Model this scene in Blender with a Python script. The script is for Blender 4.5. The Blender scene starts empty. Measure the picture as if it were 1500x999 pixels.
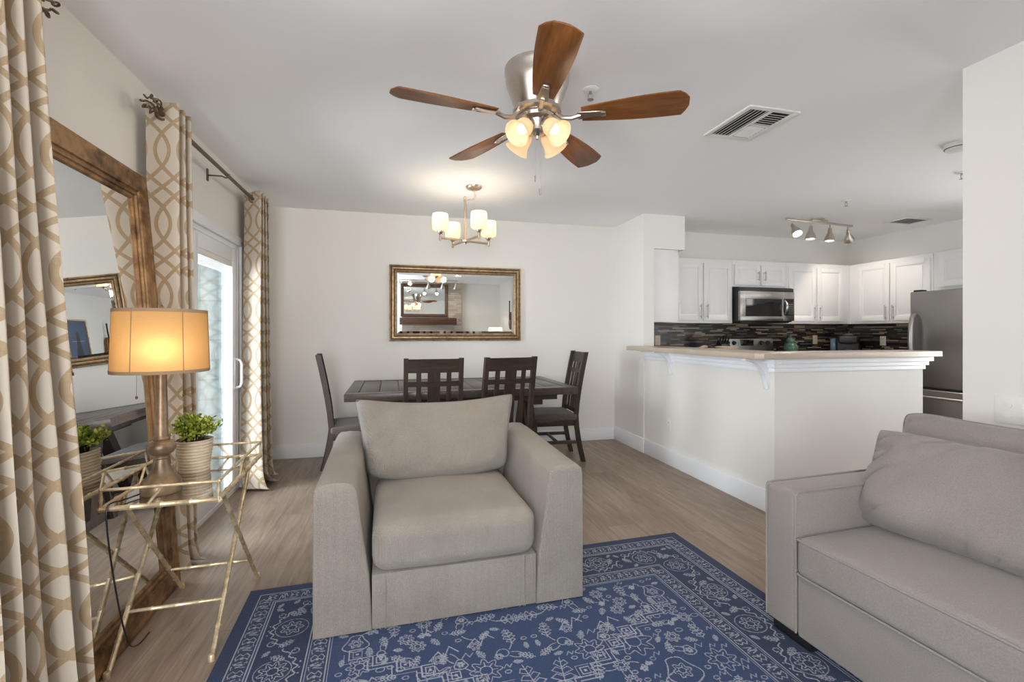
import bpy, bmesh, math, random
import numpy as np
from mathutils import Vector, Matrix, noise as mnoise

C = bpy.context.scene.collection
PI = math.pi
R = math.radians
rnd = random.Random(7)
sc = bpy.context.scene

# ------------------------------------------------------------------ camera, sky, daylight, exposure
cam = bpy.data.cameras.new('camera')
cam.sensor_width = 36.0
cam.lens = 676.0 / 1500.0 * 36.0
cam.shift_y = -11.5 / 1500.0
cam.clip_start = 0.02
cam_o = bpy.data.objects.new('camera', cam)
cam_o.location = (0, 0, 1.22)
cam_o.rotation_euler = (R(90), 0, -R(14.116))
C.objects.link(cam_o)
sc.camera = cam_o

sc.view_settings.view_transform = 'Standard'
sc.view_settings.look = 'None'
sc.view_settings.gamma = 1.0
sc.view_settings.use_curve_mapping = False
sc.view_settings.exposure = 0.28
sc.cycles.diffuse_bounces = 8
sc.cycles.max_bounces = 16

w = bpy.data.worlds.new('sky')
sc.world = w
w.use_nodes = True
w.node_tree.nodes['Background'].inputs[0].default_value = (0.80, 0.90, 1.0, 1)
w.node_tree.nodes['Background'].inputs[1].default_value = 1.6

def area(name, loc, rot, sx, sy, power, color):
    l = bpy.data.lights.new(name, 'AREA')
    l.shape = 'RECTANGLE'
    l.size, l.size_y = sx, sy
    l.energy = power
    l.color = color
    o = bpy.data.objects.new(name, l)
    o.location = loc
    o.rotation_euler = rot
    C.objects.link(o)
    return o

# side window and patio door daylight; rear, hall and kitchen lights are added fill
area('daylight_side_window', (-1.42, 0.25, 1.3), (0, R(-90), 0), 1.6, 1.9, 11, (0.88, 0.94, 1.0))
area('added_fill_rear', (-0.45, -1.85, 1.35), (R(90), 0, 0), 1.1, 1.6, 104, (0.96, 0.98, 1.0))
area('daylight_patio_door', (-3.0, 2.95, 1.2), (0, R(-96), 0), 1.9, 1.9, 172, (0.86, 0.94, 1.0))
area('added_fill_hall', (6.05, 2.1, 1.25), (0, R(90), 0), 1.6, 0.95, 29, (1.0, 0.985, 0.96))
area('added_fill_kitchen', (4.4, 1.40, 1.45), (R(90), 0, 0), 1.9, 1.2, 4, (1.0, 0.97, 0.94))

# ------------------------------------------------------------------ materials
class NT:
    def __init__(self, name):
        self.m = bpy.data.materials.new(name)
        self.m.use_nodes = True
        self.t = self.m.node_tree
        self.t.nodes.clear()
        self.out = self.t.nodes.new('ShaderNodeOutputMaterial')
    def put(self, sock, v):
        if isinstance(v, bpy.types.NodeSocket):
            self.t.links.new(v, sock)
        elif v is not None:
            if sock.type == 'RGBA' and len(v) == 3:
                v = (*v, 1)
            sock.default_value = v
    def n(self, typ, ins=None, **props):
        nd = self.t.nodes.new('ShaderNode' + typ)
        for k, v in props.items():
            setattr(nd, k, v)
        for k, v in (ins or {}).items():
            self.put(nd.inputs[k], v)
        return nd
    def math(self, op, a, b=None, c=None):
        nd = self.n('Math', operation=op)
        for i, v in enumerate((a, b, c)):
            if v is not None:
                self.put(nd.inputs[i], v)
        return nd.outputs[0]
    def coord(self, kind='Object'):
        return self.n('TexCoord').outputs[kind]
    def sep(self, v):
        o = self.n('SeparateXYZ', {0: v}).outputs
        return o[0], o[1], o[2]
    def comb(self, x, y, z):
        return self.n('CombineXYZ', {0: x, 1: y, 2: z}).outputs[0]
    def noise(self, v, scale, detail=3, rough=0.5, dist=0.0):
        return self.n('TexNoise', {'Vector': v, 'Scale': scale, 'Detail': detail, 'Roughness': rough, 'Distortion': dist}).outputs[0]
    def white(self, v):
        return self.n('TexWhiteNoise', {'Vector': v}, noise_dimensions='3D').outputs[0]
    def scalev(self, v, s):
        return self.n('VectorMath', {0: v, 1: s}, operation='MULTIPLY').outputs[0]
    def ramp(self, f, stops, interp='LINEAR'):
        nd = self.n('ValToRGB', {0: f})
        cr = nd.color_ramp
        cr.interpolation = interp
        while len(cr.elements) < len(stops):
            cr.elements.new(0.5)
        for e, (p, c) in zip(cr.elements, stops):
            e.position = p
            e.color = (*c, 1)
        return nd.outputs[0]
    def mix(self, f, a, b, blend='MIX'):
        nd = self.n('Mix', data_type='RGBA', blend_type=blend)
        self.put(nd.inputs[0], f); self.put(nd.inputs[6], a); self.put(nd.inputs[7], b)
        return nd.outputs[2]
    def bump(self, h, strength=0.3, dist=0.01):
        return self.n('Bump', {'Height': h, 'Strength': strength, 'Distance': dist}).outputs[0]
    def bsdf(self, col, rough=0.5, metal=0.0, normal=None, spec=0.5, **kw):
        nd = self.n('BsdfPrincipled', {'Base Color': col, 'Roughness': rough, 'Metallic': metal, 'Specular IOR Level': spec})
        if normal is not None:
            self.put(nd.inputs['Normal'], normal)
        for k, v in kw.items():
            self.put(nd.inputs[k.replace('_', ' ')], v)
        return nd.outputs[0]
    def done(self, shader):
        self.t.links.new(shader, self.out.inputs[0])
        return self.m

def plain(name, col, rough=0.5, metal=0.0, bump=0.0, bscale=200, spec=0.5, vary=0.0):
    t = NT(name)
    c = col
    co = t.coord()
    if vary:
        f = t.noise(co, 6, 4)
        c = t.mix(f, tuple(x * (1 - vary) for x in col), tuple(min(1, x * (1 + vary)) for x in col))
    nrm = t.bump(t.noise(co, bscale, 2), bump, 0.002) if bump else None
    return t.done(t.bsdf(c, rough, metal, nrm, spec))

M = {}
M['wall'] = plain('cream_wall_paint', (0.80, 0.78, 0.74), 0.6, bump=0.08, bscale=160, spec=0.3)
M['ceiling'] = plain('white_ceiling_paint', (0.91, 0.915, 0.92), 0.75, bump=0.08, bscale=120, spec=0.2)
M['trim'] = plain('white_trim_paint', (0.84, 0.86, 0.89), 0.35)
M['cab'] = plain('white_cabinet_paint', (0.82, 0.82, 0.82), 0.35)
M['plastic'] = plain('white_plastic', (0.82, 0.80, 0.77), 0.4)
M['ivory'] = plain('ivory_plastic', (0.72, 0.63, 0.48), 0.4)
M['black'] = plain('black_plastic', (0.012, 0.012, 0.014), 0.35)
M['blackglass'] = plain('black_glass', (0.01, 0.01, 0.011), 0.06)
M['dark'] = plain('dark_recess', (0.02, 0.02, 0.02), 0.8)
M['chrome'] = plain('brushed_nickel_pull', (0.46, 0.45, 0.43), 0.32, 1.0)
M['iron'] = plain('aged_bronze_rod', (0.16, 0.115, 0.075), 0.4, 0.8)
M['mirror'] = plain('mirror_glass', (0.88, 0.90, 0.90), 0.0, 1.0)
M['bevelglass'] = plain('bevelled_mirror_edge', (0.86, 0.89, 0.89), 0.03, 1.0)
M['counter'] = plain('beige_stone_counter', (0.50, 0.42, 0.33), 0.3, vary=0.12)
M['worktop'] = plain('tan_stone_worktop', (0.45, 0.36, 0.27), 0.3, vary=0.2)
M['leaf'] = None

def steel():
    t = NT('brushed_stainless_steel')
    v = t.scalev(t.coord(), (2, 2, 220))
    f = t.noise(v, 3, 3)
    col = t.mix(f, (0.36, 0.34, 0.325), (0.44, 0.42, 0.40))
    r = t.math('MULTIPLY_ADD', f, 0.15, 0.24)
    return t.done(t.bsdf(col, r, 1.0))
M['steel'] = steel()

def nickel(name, a, b, rough=0.25):
    t = NT(name)
    f = t.noise(t.scalev(t.coord(), (40, 40, 300)), 1, 2)
    return t.done(t.bsdf(t.mix(f, a, b), rough, 1.0))
M['nickel'] = nickel('satin_nickel', (0.52, 0.46, 0.40), (0.66, 0.60, 0.54), 0.28)
M['champagne'] = nickel('champagne_nickel', (0.60, 0.48, 0.36), (0.74, 0.62, 0.48), 0.3)

def wood(name, dark, light, scale=1.0, axis=0, rough=0.4, stretch=14, bump=0.05, spec=0.5):
    t = NT(name)
    co = t.coord()
    s = [stretch * 1.0] * 3
    s[axis] = 1.2
    v = t.scalev(co, tuple(s))
    warp = t.noise(v, 1.5 * scale, 4, 0.6, 1.2)
    fine = t.noise(v, 9 * scale, 4, 0.7)
    f = t.math('MULTIPLY_ADD', warp, 0.7, t.math('MULTIPLY', fine, 0.3))
    col = t.ramp(f, [(0.3, dark), (0.52, tuple((a + b) / 2 for a, b in zip(dark, light))), (0.72, light)])
    return t.done(t.bsdf(col, rough, 0.0, t.bump(fine, bump, 0.003), spec))
M['espresso'] = wood('espresso_stained_wood', (0.018, 0.013, 0.010), (0.070, 0.048, 0.035), axis=2, rough=0.42, spec=0.3)
M['espresso_x'] = wood('espresso_stained_wood_lengthwise', (0.018, 0.013, 0.010), (0.070, 0.048, 0.035), axis=0, rough=0.42, spec=0.3)
M['espresso_y'] = wood('espresso_stained_wood_crosswise', (0.030, 0.021, 0.017), (0.085, 0.060, 0.047), axis=1, rough=0.30)
M['blade'] = wood('cherry_fan_blade_wood', (0.10, 0.032, 0.008), (0.36, 0.135, 0.035), axis=0, rough=0.42, stretch=10, spec=0.3)
M['mantel'] = wood('dark_mantel_wood', (0.03, 0.012, 0.006), (0.12, 0.05, 0.02), axis=0)
M['board'] = wood('butcher_block_wood', (0.30, 0.15, 0.06), (0.52, 0.30, 0.14), axis=0)
M['violin'] = wood('varnished_violin_wood', (0.16, 0.06, 0.02), (0.34, 0.15, 0.05), axis=2, rough=0.2)
M['palewood'] = plain('pale_wood', (0.66, 0.55, 0.40), 0.5)

def gilded(name, dark, light, scale=30):
    t = NT(name)
    co = t.coord()
    f = t.noise(co, scale, 5, 0.65)
    g = t.noise(t.scalev(co, (1, 1, 1)), scale * 0.25, 3)
    k = t.math('MULTIPLY_ADD', f, 0.6, t.math('MULTIPLY', g, 0.4))
    col = t.ramp(k, [(0.34, dark), (0.58, light)])
    return t.done(t.bsdf(col, 0.42, 0.55, t.bump(f, 0.12, 0.003)))
M['gold_frame'] = gilded('antique_gold_frame', (0.23, 0.145, 0.075), (0.52, 0.37, 0.215))
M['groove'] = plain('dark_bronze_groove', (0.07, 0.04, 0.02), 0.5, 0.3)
M['bronze_frame'] = gilded('distressed_bronze_frame', (0.075, 0.034, 0.013), (0.40, 0.235, 0.11), 16)
M['gold_leaf'] = gilded('gold_leaf_metal', (0.42, 0.31, 0.17), (0.78, 0.66, 0.45), 40)
M['lamp_base'] = gilded('tarnished_bronze_lamp', (0.10, 0.068, 0.042), (0.27, 0.19, 0.12), 14)

def fabric(name, a, b, scale=420, rib=0, bump=0.35, big=5.0):
    t = NT(name)
    co = t.coord()
    f = t.noise(co, scale, 2, 0.6)
    g = t.noise(co, big, 4, 0.55)
    k = t.math('MULTIPLY_ADD', f, 0.65, t.math('MULTIPLY', g, 0.35))
    col = t.ramp(k, [(0.32, a), (0.66, b)])
    h = f
    if rib:
        x, y, z = t.sep(co)
        s = t.math('SINE', t.math('MULTIPLY', t.math('ADD', x, t.math('MULTIPLY', y, 0.9)), rib))
        h = t.math('MULTIPLY_ADD', s, 0.5, f)
        col = t.mix(t.math('MULTIPLY_ADD', s, 0.10, 0.10), col, tuple(c * 0.55 for c in a))
    return t.done(t.bsdf(col, 0.9, 0.0, t.bump(h, bump, 0.003), 0.15, Sheen_Weight=0.25, Sheen_Roughness=0.5))
M['chair_fabric'] = fabric('oatmeal_ribbed_upholstery', (0.235, 0.207, 0.179), (0.375, 0.338, 0.298), 300, rib=1150, bump=0.5)
M['sofa_fabric'] = fabric('taupe_velvet_upholstery', (0.245, 0.217, 0.20), (0.325, 0.293, 0.274), 260, bump=0.15, big=3.5)
M['seat_fabric'] = fabric('brown_seat_vinyl', (0.085, 0.062, 0.050), (0.125, 0.095, 0.080), 120, bump=0.1)

def floor_mat():
    t = NT('grey_brown_plank_floor')
    x, y, z = t.sep(t.coord())
    row = t.math('FLOOR', t.math('DIVIDE', x, 0.185))
    off = t.white(t.comb(row, 3.3, 1.7))
    yy = t.math('ADD', t.math('DIVIDE', y, 1.25), off)
    col_i = t.math('FLOOR', yy)
    rnd_ = t.white(t.comb(row, col_i, 0.5))
    fx = t.math('FRACT', t.math('DIVIDE', x, 0.185))
    fy = t.math('FRACT', yy)
    ex = t.math('MINIMUM', fx, t.math('SUBTRACT', 1.0, fx))
    ey = t.math('MULTIPLY', t.math('MINIMUM', fy, t.math('SUBTRACT', 1.0, fy)), 6.7)
    gap = t.math('LESS_THAN', t.math('MINIMUM', ex, ey), 0.010)
    v = t.comb(t.math('MULTIPLY_ADD', rnd_, 13.0, t.math('MULTIPLY', x, 9.0)), t.math('MULTIPLY', y, 0.9), t.math('MULTIPLY', rnd_, 7.0))
    g1 = t.noise(v, 2.2, 5, 0.62, 1.4)
    v2 = t.comb(t.math('MULTIPLY', x, 60.0), t.math('MULTIPLY', y, 3.0), rnd_)
    g2 = t.noise(v2, 2.5, 3, 0.6)
    k = t.math('MULTIPLY_ADD', g1, 0.72, t.math('MULTIPLY', g2, 0.28))
    k = t.math('ADD', k, t.math('MULTIPLY_ADD', rnd_, 0.10, -0.05))
    col = t.ramp(k, [(0.30, (0.185, 0.132, 0.098)), (0.50, (0.285, 0.215, 0.165)), (0.70, (0.385, 0.302, 0.242))])
    col = t.mix(t.math('MULTIPLY', gap, 0.45), col, (0.15, 0.11, 0.085))
    return t.done(t.bsdf(col, t.math('MULTIPLY_ADD', g2, 0.15, 0.30), 0.0, t.bump(t.math('SUBTRACT', k, gap), 0.10, 0.002), 0.4))
M['floor'] = floor_mat()

def tile_mat(name, axis):
    t = NT(name)
    x, y, z = t.sep(t.coord())
    u = x if axis == 'x' else y
    rowf = t.math('DIVIDE', z, 0.0165)
    row = t.math('FLOOR', rowf)
    off = t.white(t.comb(row, 1.3, 0.2))
    cw = t.math('MULTIPLY_ADD', t.white(t.comb(row, 7.7, 0.9)), 0.10, 0.09)
    uf = t.math('ADD', t.math('DIVIDE', u, cw), t.math('MULTIPLY', off, 9.0))
    ci = t.math('FLOOR', uf)
    rv = t.white(t.comb(row, ci, 4.4))
    fu, fz = t.math('FRACT', uf), t.math('FRACT', rowf)
    g = t.math('MAXIMUM', t.math('LESS_THAN', fu, 0.02), t.math('LESS_THAN', fz, 0.12))
    col = t.ramp(rv, [(0.0, (0.018, 0.018, 0.02)), (0.25, (0.075, 0.055, 0.04)), (0.42, (0.028, 0.03, 0.034)),
                      (0.50, (0.20, 0.14, 0.09)), (0.64, (0.10, 0.115, 0.12)), (0.76, (0.04, 0.03, 0.025)), (0.84, (0.36, 0.30, 0.23))], 'CONSTANT')
    col = t.mix(g, col, (0.02, 0.018, 0.016))
    return t.done(t.bsdf(col, 0.15, 0.0, t.bump(t.math('SUBTRACT', rv, g), 0.3, 0.002)))
M['tile_x'] = tile_mat('linear_glass_mosaic', 'x')
M['tile_y'] = tile_mat('linear_glass_mosaic_side', 'y')

def stone_mat():
    t = NT('stacked_ledger_stone')
    x, y, z = t.sep(t.coord())
    rowf = t.math('DIVIDE', z, 0.05)
    row = t.math('FLOOR', rowf)
    uf = t.math('ADD', t.math('DIVIDE', x, 0.2), t.math('MULTIPLY', t.white(t.comb(row, 1.3, 0.2)), 5.0))
    rv = t.white(t.comb(row, t.math('FLOOR', uf), 2.2))
    col = t.ramp(rv, [(0.0, (0.30, 0.24, 0.18)), (0.5, (0.46, 0.39, 0.31)), (1.0, (0.62, 0.56, 0.48))])
    gap = t.math('LESS_THAN', t.math('FRACT', rowf), 0.08)
    col = t.mix(gap, t.mix(t.noise(t.coord(), 25, 4), col, (0.4, 0.34, 0.28)), (0.12, 0.10, 0.08))
    return t.done(t.bsdf(col, 0.8, 0.0, t.bump(t.math('SUBTRACT', rv, gap), 0.6, 0.02)))
M['stone'] = stone_mat()

def shingle_mat():
    t = NT('blue_grey_shingle_siding')
    x, y, z = t.sep(t.coord())
    rowf = t.math('DIVIDE', z, 0.165)
    row = t.math('FLOOR', rowf)
    uf = t.math('ADD', t.math('DIVIDE', x, 0.22), t.math('MULTIPLY', t.white(t.comb(row, 1.3, 0.2)), 5.0))
    rv = t.white(t.comb(row, t.math('FLOOR', uf), 2.2))
    col = t.ramp(rv, [(0.0, (0.085, 0.125, 0.13)), (1.0, (0.125, 0.17, 0.175))])
    gap = t.math('MAXIMUM', t.math('LESS_THAN', t.math('FRACT', rowf), 0.07), t.math('LESS_THAN', t.math('FRACT', uf), 0.02))
    col = t.mix(gap, col, (0.05, 0.07, 0.08))
    return t.done(t.bsdf(col, 0.8, 0.0, t.bump(t.math('FRACT', rowf), -0.5, 0.02)))
M['shingle'] = shingle_mat()

def glass_mat(name, tint=(1, 1, 1), refl=0.06):
    t = NT(name)
    tr = t.n('BsdfTransparent', {0: tint}).outputs[0]
    gl = t.n('BsdfGlossy', {'Color': (1, 1, 1), 'Roughness': 0.0}).outputs[0]
    fr = t.n('LayerWeight', {'Blend': 0.12}).outputs['Fresnel']
    f = t.math('ADD', t.math('MULTIPLY', fr, 0.6), refl * 0.5)
    return t.done(t.n('MixShader', {0: f, 1: tr, 2: gl}).outputs[0])
M['glass'] = glass_mat('window_glass')
def tray_glass():
    t = NT('smoked_tray_glass')
    tr = t.n('BsdfTransparent', {0: (0.75, 0.72, 0.66)}).outputs[0]
    gl = t.n('BsdfGlossy', {'Color': (0.9, 0.88, 0.84), 'Roughness': 0.01}).outputs[0]
    return t.done(t.n('MixShader', {0: 0.62, 1: tr, 2: gl}).outputs[0])
M['tray_glass'] = tray_glass()

def curtain_mat():
    t = NT('cream_trellis_curtain_fabric')
    u, v, _ = t.sep(t.n('UVMap', uv_map='UVMap').outputs[0])
    W, P, A, wd = 0.10, 0.70, 0.130, 0.0085
    ph = t.math('MULTIPLY', v, 2 * PI / P)
    cs = t.math('COSINE', ph)
    sn = t.math('SINE', ph)
    wv = t.math('MULTIPLY', cs, A)
    slope = t.math('MULTIPLY', sn, A * 2 * PI / P)
    ln = t.math('SQRT', t.math('MULTIPLY_ADD', slope, slope, 1.0))
    ds = []
    for sg in (1, -1):
        q = t.math('MULTIPLY_ADD', wv, sg, u)
        fr = t.math('SUBTRACT', t.math('FRACT', t.math('ADD', t.math('DIVIDE', q, W), 20.5)), 0.5)
        ds.append(t.math('DIVIDE', t.math('MULTIPLY', t.math('ABSOLUTE', fr), W), ln))
    d = t.math('MINIMUM', ds[0], ds[1])
    band = t.math('LESS_THAN', d, wd)
    streak = t.noise(t.comb(t.math('MULTIPLY', t.math('SUBTRACT', ds[0], ds[1]), 260.0), t.math('MULTIPLY', v, 3.0), 0.0), 1.0, 2)
    weave = t.noise(t.comb(t.math('MULTIPLY', u, 900.0), t.math('MULTIPLY', v, 300.0), 0.0), 1.0, 2)
    base = t.mix(weave, (0.60, 0.525, 0.425), (0.68, 0.61, 0.51))
    tan = t.mix(streak, (0.38, 0.265, 0.15), (0.54, 0.41, 0.27))
    col = t.mix(band, base, tan)
    d1 = t.bsdf(col, 0.6, 0.0, t.bump(weave, 0.15, 0.001), 0.3, Sheen_Weight=0.2)
    tl = t.n('BsdfTranslucent', {0: col}).outputs[0]
    return t.done(t.n('MixShader', {0: 0.22, 1: d1, 2: tl}).outputs[0])
M['curtain'] = curtain_mat()

def shade_mat(name, col, emit, strength, tl=0.55, weave=True):
    t = NT(name)
    c = col
    if weave:
        co = t.coord()
        f = t.noise(t.scalev(co, (60, 60, 700)), 1, 3)
        c = t.mix(f, tuple(x * 0.82 for x in col), col)
    d = t.n('BsdfDiffuse', {0: c}).outputs[0]
    tr = t.n('BsdfTranslucent', {0: c}).outputs[0]
    s = t.n('MixShader', {0: tl, 1: d, 2: tr}).outputs[0]
    e = t.n('Emission', {0: emit, 1: strength}).outputs[0]
    return t.done(t.n('AddShader', {0: s, 1: e}).outputs[0])
M['drum'] = shade_mat('burlap_lamp_shade', (0.74, 0.47, 0.21), (1.0, 0.50, 0.16), 0.06, 0.5)
M['white_shade'] = shade_mat('white_linen_shade', (0.85, 0.83, 0.79), (1.0, 0.9, 0.78), 0.15, 0.5, False)
M['drum_trim'] = plain('shade_trim_ribbon', (0.30, 0.20, 0.12), 0.8)
M['frost'] = shade_mat('lit_frosted_glass', (0.85, 0.72, 0.55), (1.0, 0.72, 0.42), 0.16, 0.5, False)
M['frost_c'] = shade_mat('lit_opal_glass', (0.88, 0.80, 0.66), (1.0, 0.80, 0.54), 0.20, 0.5, False)
def emit(name, col, s):
    t = NT(name)
    return t.done(t.n('Emission', {0: col, 1: s}).outputs[0])
M['bulb'] = emit('lit_bulb', (1.0, 0.86, 0.66), 2.2)
M['bulb_spot'] = emit('lit_spot_bulb', (1.0, 0.90, 0.78), 9.0)
def leafm():
    t = NT('boxwood_leaf')
    oi = t.n('NewGeometry').outputs['Random Per Island']
    col = t.ramp(oi, [(0.0, (0.10, 0.17, 0.015)), (0.5, (0.30, 0.38, 0.04)), (1.0, (0.55, 0.60, 0.12))])
    d = t.bsdf(col, 0.45)
    tl = t.n('BsdfTranslucent', {0: col}).outputs[0]
    return t.done(t.n('MixShader', {0: 0.25, 1: d, 2: tl}).outputs[0])
M['leaf'] = leafm()
def potm():
    t = NT('ribbed_stoneware_pot')
    x, y, z = t.sep(t.coord())
    f = t.noise(t.comb(t.math('MULTIPLY', x, 8.0), t.math('MULTIPLY', y, 8.0), t.math('MULTIPLY', z, 60.0)), 2, 3)
    return t.done(t.bsdf(t.mix(f, (0.42, 0.33, 0.23), (0.62, 0.53, 0.41)), 0.45))
M['pot'] = potm()
def jarm():
    t = NT('celadon_glaze')
    f = t.noise(t.coord(), 30, 4)
    return t.done(t.bsdf(t.mix(f, (0.03, 0.085, 0.068), (0.10, 0.19, 0.14)), 0.12))
M['celadon'] = jarm()
M['soil'] = plain('potting_soil', (0.03, 0.02, 0.012), 0.9)
M['posterblue'] = plain('dark_blue_print', (0.035, 0.065, 0.13), 0.4, vary=0.4)
M['posterdark'] = plain('black_print', (0.008, 0.010, 0.016), 0.4)
M['posterlight'] = plain('pale_print', (0.45, 0.5, 0.55), 0.4)
M['porch'] = plain('grey_porch_boards', (0.32, 0.34, 0.35), 0.7)
M['waterblue'] = plain('blue_tank', (0.06, 0.11, 0.18), 0.15)

# ------------------------------------------------------------------ mesh building
class B:
    def __init__(self):
        self.bm = bmesh.new()
    def box(self, c, s, bev=0.0, seg=2, mat=None):
        r = bmesh.ops.create_cube(self.bm, size=1.0)
        vs = r['verts']
        for v in vs:
            v.co = Vector((v.co.x * s[0], v.co.y * s[1], v.co.z * s[2]))
        if bev > 0:
            es = list({e for v in vs for e in v.link_edges})
            rr = bmesh.ops.bevel(self.bm, geom=es, offset=min(bev, 0.49 * min(s)), segments=seg, profile=0.5, affect='EDGES')
            vs = list({v for f in rr['faces'] for v in f.verts} | {v for v in vs if v.is_valid})
        Mx = Matrix.Translation(Vector(c)) @ (mat.to_4x4() if mat else Matrix())
        for v in vs:
            v.co = Mx @ v.co
        return self
    def b(self, lo, hi, bev=0.0, seg=2):
        return self.box([(a + b_) / 2 for a, b_ in zip(lo, hi)], [abs(b_ - a) for a, b_ in zip(lo, hi)], bev, seg)
    def tube(self, pts, r, n=8, closed=False, caps=True):
        pts = [Vector(p) for p in pts]
        k = len(pts)
        rs = r if isinstance(r, (list, tuple)) else [r] * k
        rings = []
        up = None
        for i, p in enumerate(pts):
            a = pts[i - 1] if (i > 0 or closed) else pts[i]
            c = pts[(i + 1) % k] if (i < k - 1 or closed) else pts[i]
            d = (c - a).normalized()
            if up is None:
                up = d.orthogonal().normalized()
            up = (up - d * up.dot(d)).normalized()
            sd = d.cross(up)
            rings.append([self.bm.verts.new(p + (up * math.cos(2 * PI * j / n) + sd * math.sin(2 * PI * j / n)) * rs[i]) for j in range(n)])
        for i in range(k if closed else k - 1):
            a, c = rings[i], rings[(i + 1) % k]
            for j in range(n):
                self.bm.faces.new((a[j], a[(j + 1) % n], c[(j + 1) % n], c[j]))
        if caps and not closed:
            self.bm.faces.new(rings[0][::-1]); self.bm.faces.new(rings[-1])
        return self
    def cyl(self, p0, p1, r0, r1=None, n=20):
        return self.tube([p0, p1], [r0, r0 if r1 is None else r1], n)
    def lathe(self, prof, n=32, mat=None, caps=True):
        mat = mat or Matrix()
        rings = []
        for (r, z) in prof:
            if r < 1e-5:
                rings.append([self.bm.verts.new(mat @ Vector((0, 0, z)))])
            else:
                rings.append([self.bm.verts.new(mat @ Vector((r * math.cos(2 * PI * j / n), r * math.sin(2 * PI * j / n), z))) for j in range(n)])
        for a, c in zip(rings, rings[1:]):
            for j in range(n):
                if len(a) == 1 and len(c) == 1:
                    continue
                if len(a) == 1:
                    self.bm.faces.new((a[0], c[(j + 1) % n], c[j]))
                elif len(c) == 1:
                    self.bm.faces.new((a[j], a[(j + 1) % n], c[0]))
                else:
                    self.bm.faces.new((a[j], a[(j + 1) % n], c[(j + 1) % n], c[j]))
        if caps:
            if len(rings[0]) > 1: self.bm.faces.new(rings[0][::-1])
            if len(rings[-1]) > 1: self.bm.faces.new(rings[-1])
        return self
    def prism(self, poly, d0, d1, axis='y', bev=0.0, seg=3):
        # polygon in the two other axes, extruded along `axis`
        def P(a, c, d):
            return {'x': (d, a, c), 'y': (a, d, c), 'z': (a, c, d)}[axis]
        v0 = [self.bm.verts.new(P(a, c, d0)) for a, c in poly]
        v1 = [self.bm.verts.new(P(a, c, d1)) for a, c in poly]
        fs = [self.bm.faces.new(v0), self.bm.faces.new(v1[::-1])]
        n = len(poly)
        for i in range(n):
            fs.append(self.bm.faces.new((v0[i], v1[i], v1[(i + 1) % n], v0[(i + 1) % n])))
        if bev:
            es = list({e for f in fs for e in f.edges})
            bmesh.ops.bevel(self.bm, geom=es, offset=bev, segments=seg, profile=0.5, affect='EDGES')
        return self
    def grid(self, pts):
        vs = [[self.bm.verts.new(p) for p in row] for row in pts]
        for a, c in zip(vs, vs[1:]):
            for i in range(len(a) - 1):
                self.bm.faces.new((a[i], a[i + 1], c[i + 1], c[i]))
        return vs
    def build(self, name, mat, parent=None, label=None, angle=35, loc=None, rot=None):
        me = bpy.data.meshes.new(name)
        bmesh.ops.recalc_face_normals(self.bm, faces=self.bm.faces[:])
        for f in self.bm.faces:
            f.smooth = True
        self.bm.to_mesh(me)
        self.bm.free()
        me.set_sharp_from_angle(angle=R(angle))
        me.materials.append(mat)
        o = bpy.data.objects.new(name, me)
        C.objects.link(o)
        if loc: o.location = loc
        if rot: o.rotation_euler = rot
        if parent: o.parent = parent
        if label: o['label'] = label
        return o

def thing(name, label, cat, loc=(0, 0, 0), rz=0.0, group=None):
    o = bpy.data.objects.new(name, None)
    o.empty_display_size = 0.1
    C.objects.link(o)
    o.location = loc
    o.rotation_euler = (0, 0, rz)
    return tag(o, label, cat, group)

def tag(o, label, cat, group=None):
    o['label'] = label
    o['category'] = cat
    if group:
        o['group'] = group
    return o

def struct(name, b, mat, parent=None, label=None, cat=None, **kw):
    o = b.build(name, mat, parent, **kw)
    if parent is None:
        o['kind'] = 'structure'
        o['label'] = label
        o['category'] = cat
    return o

def copy_tree(o, parent=None):
    c = o.copy()
    C.objects.link(c)
    if parent: c.parent = parent
    for ch in list(o.children):
        copy_tree(ch, c)
    return c

def bulb_light(parent, loc, power, radius=0.02, color=(1.0, 0.76, 0.50), spot=None, rot=None):
    l = bpy.data.lights.new('bulb_light', 'SPOT' if spot else 'POINT')
    l.energy = power
    l.color = color
    l.shadow_soft_size = radius
    if spot:
        l.spot_size = spot
        l.spot_blend = 0.6
    o = bpy.data.objects.new('bulb_light', l)
    C.objects.link(o)
    o.location = loc
    if rot: o.rotation_euler = rot
    o.parent = parent
    return o

def rounded_grid(half, r, n=10, nr=4):
    """points of a box surface with rounded edges, as six grids (position, for later bending)"""
    hx, hy, hz = half
    r = min(r, hx, hy, hz)
    def ax(h):
        inner = h - r
        a = [-inner - r * math.tan(PI / 4 * (1 - i / nr)) for i in range(nr)]
        m = [-inner + 2 * inner * i / n for i in range(n + 1)]
        return a + m + [-x for x in a[::-1]]
    X, Y, Z = ax(hx), ax(hy), ax(hz)
    def rd(p):
        q = Vector((max(-hx + r, min(hx - r, p[0])), max(-hy + r, min(hy - r, p[1])), max(-hz + r, min(hz - r, p[2]))))
        d = Vector(p) - q
        if d.length > 1e-9:
            d = d.normalized() * r
        return q + d
    faces = []
    for z in (-hz, hz): faces.append([[rd((x, y, z)) for x in X] for y in Y])
    for y in (-hy, hy): faces.append([[rd((x, y, z)) for x in X] for z in Z])
    for x in (-hx, hx): faces.append([[rd((x, y, z)) for y in Y] for z in Z])
    return faces

def soft_box(center, half, r, bend=None, n=14):
    b = B()
    for g in rounded_grid(half, r, n):
        b.grid([[(Vector(center) + (bend(p) if bend else p)) for p in row] for row in g])
    bmesh.ops.remove_doubles(b.bm, verts=b.bm.verts[:], dist=0.0004)
    return b

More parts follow.
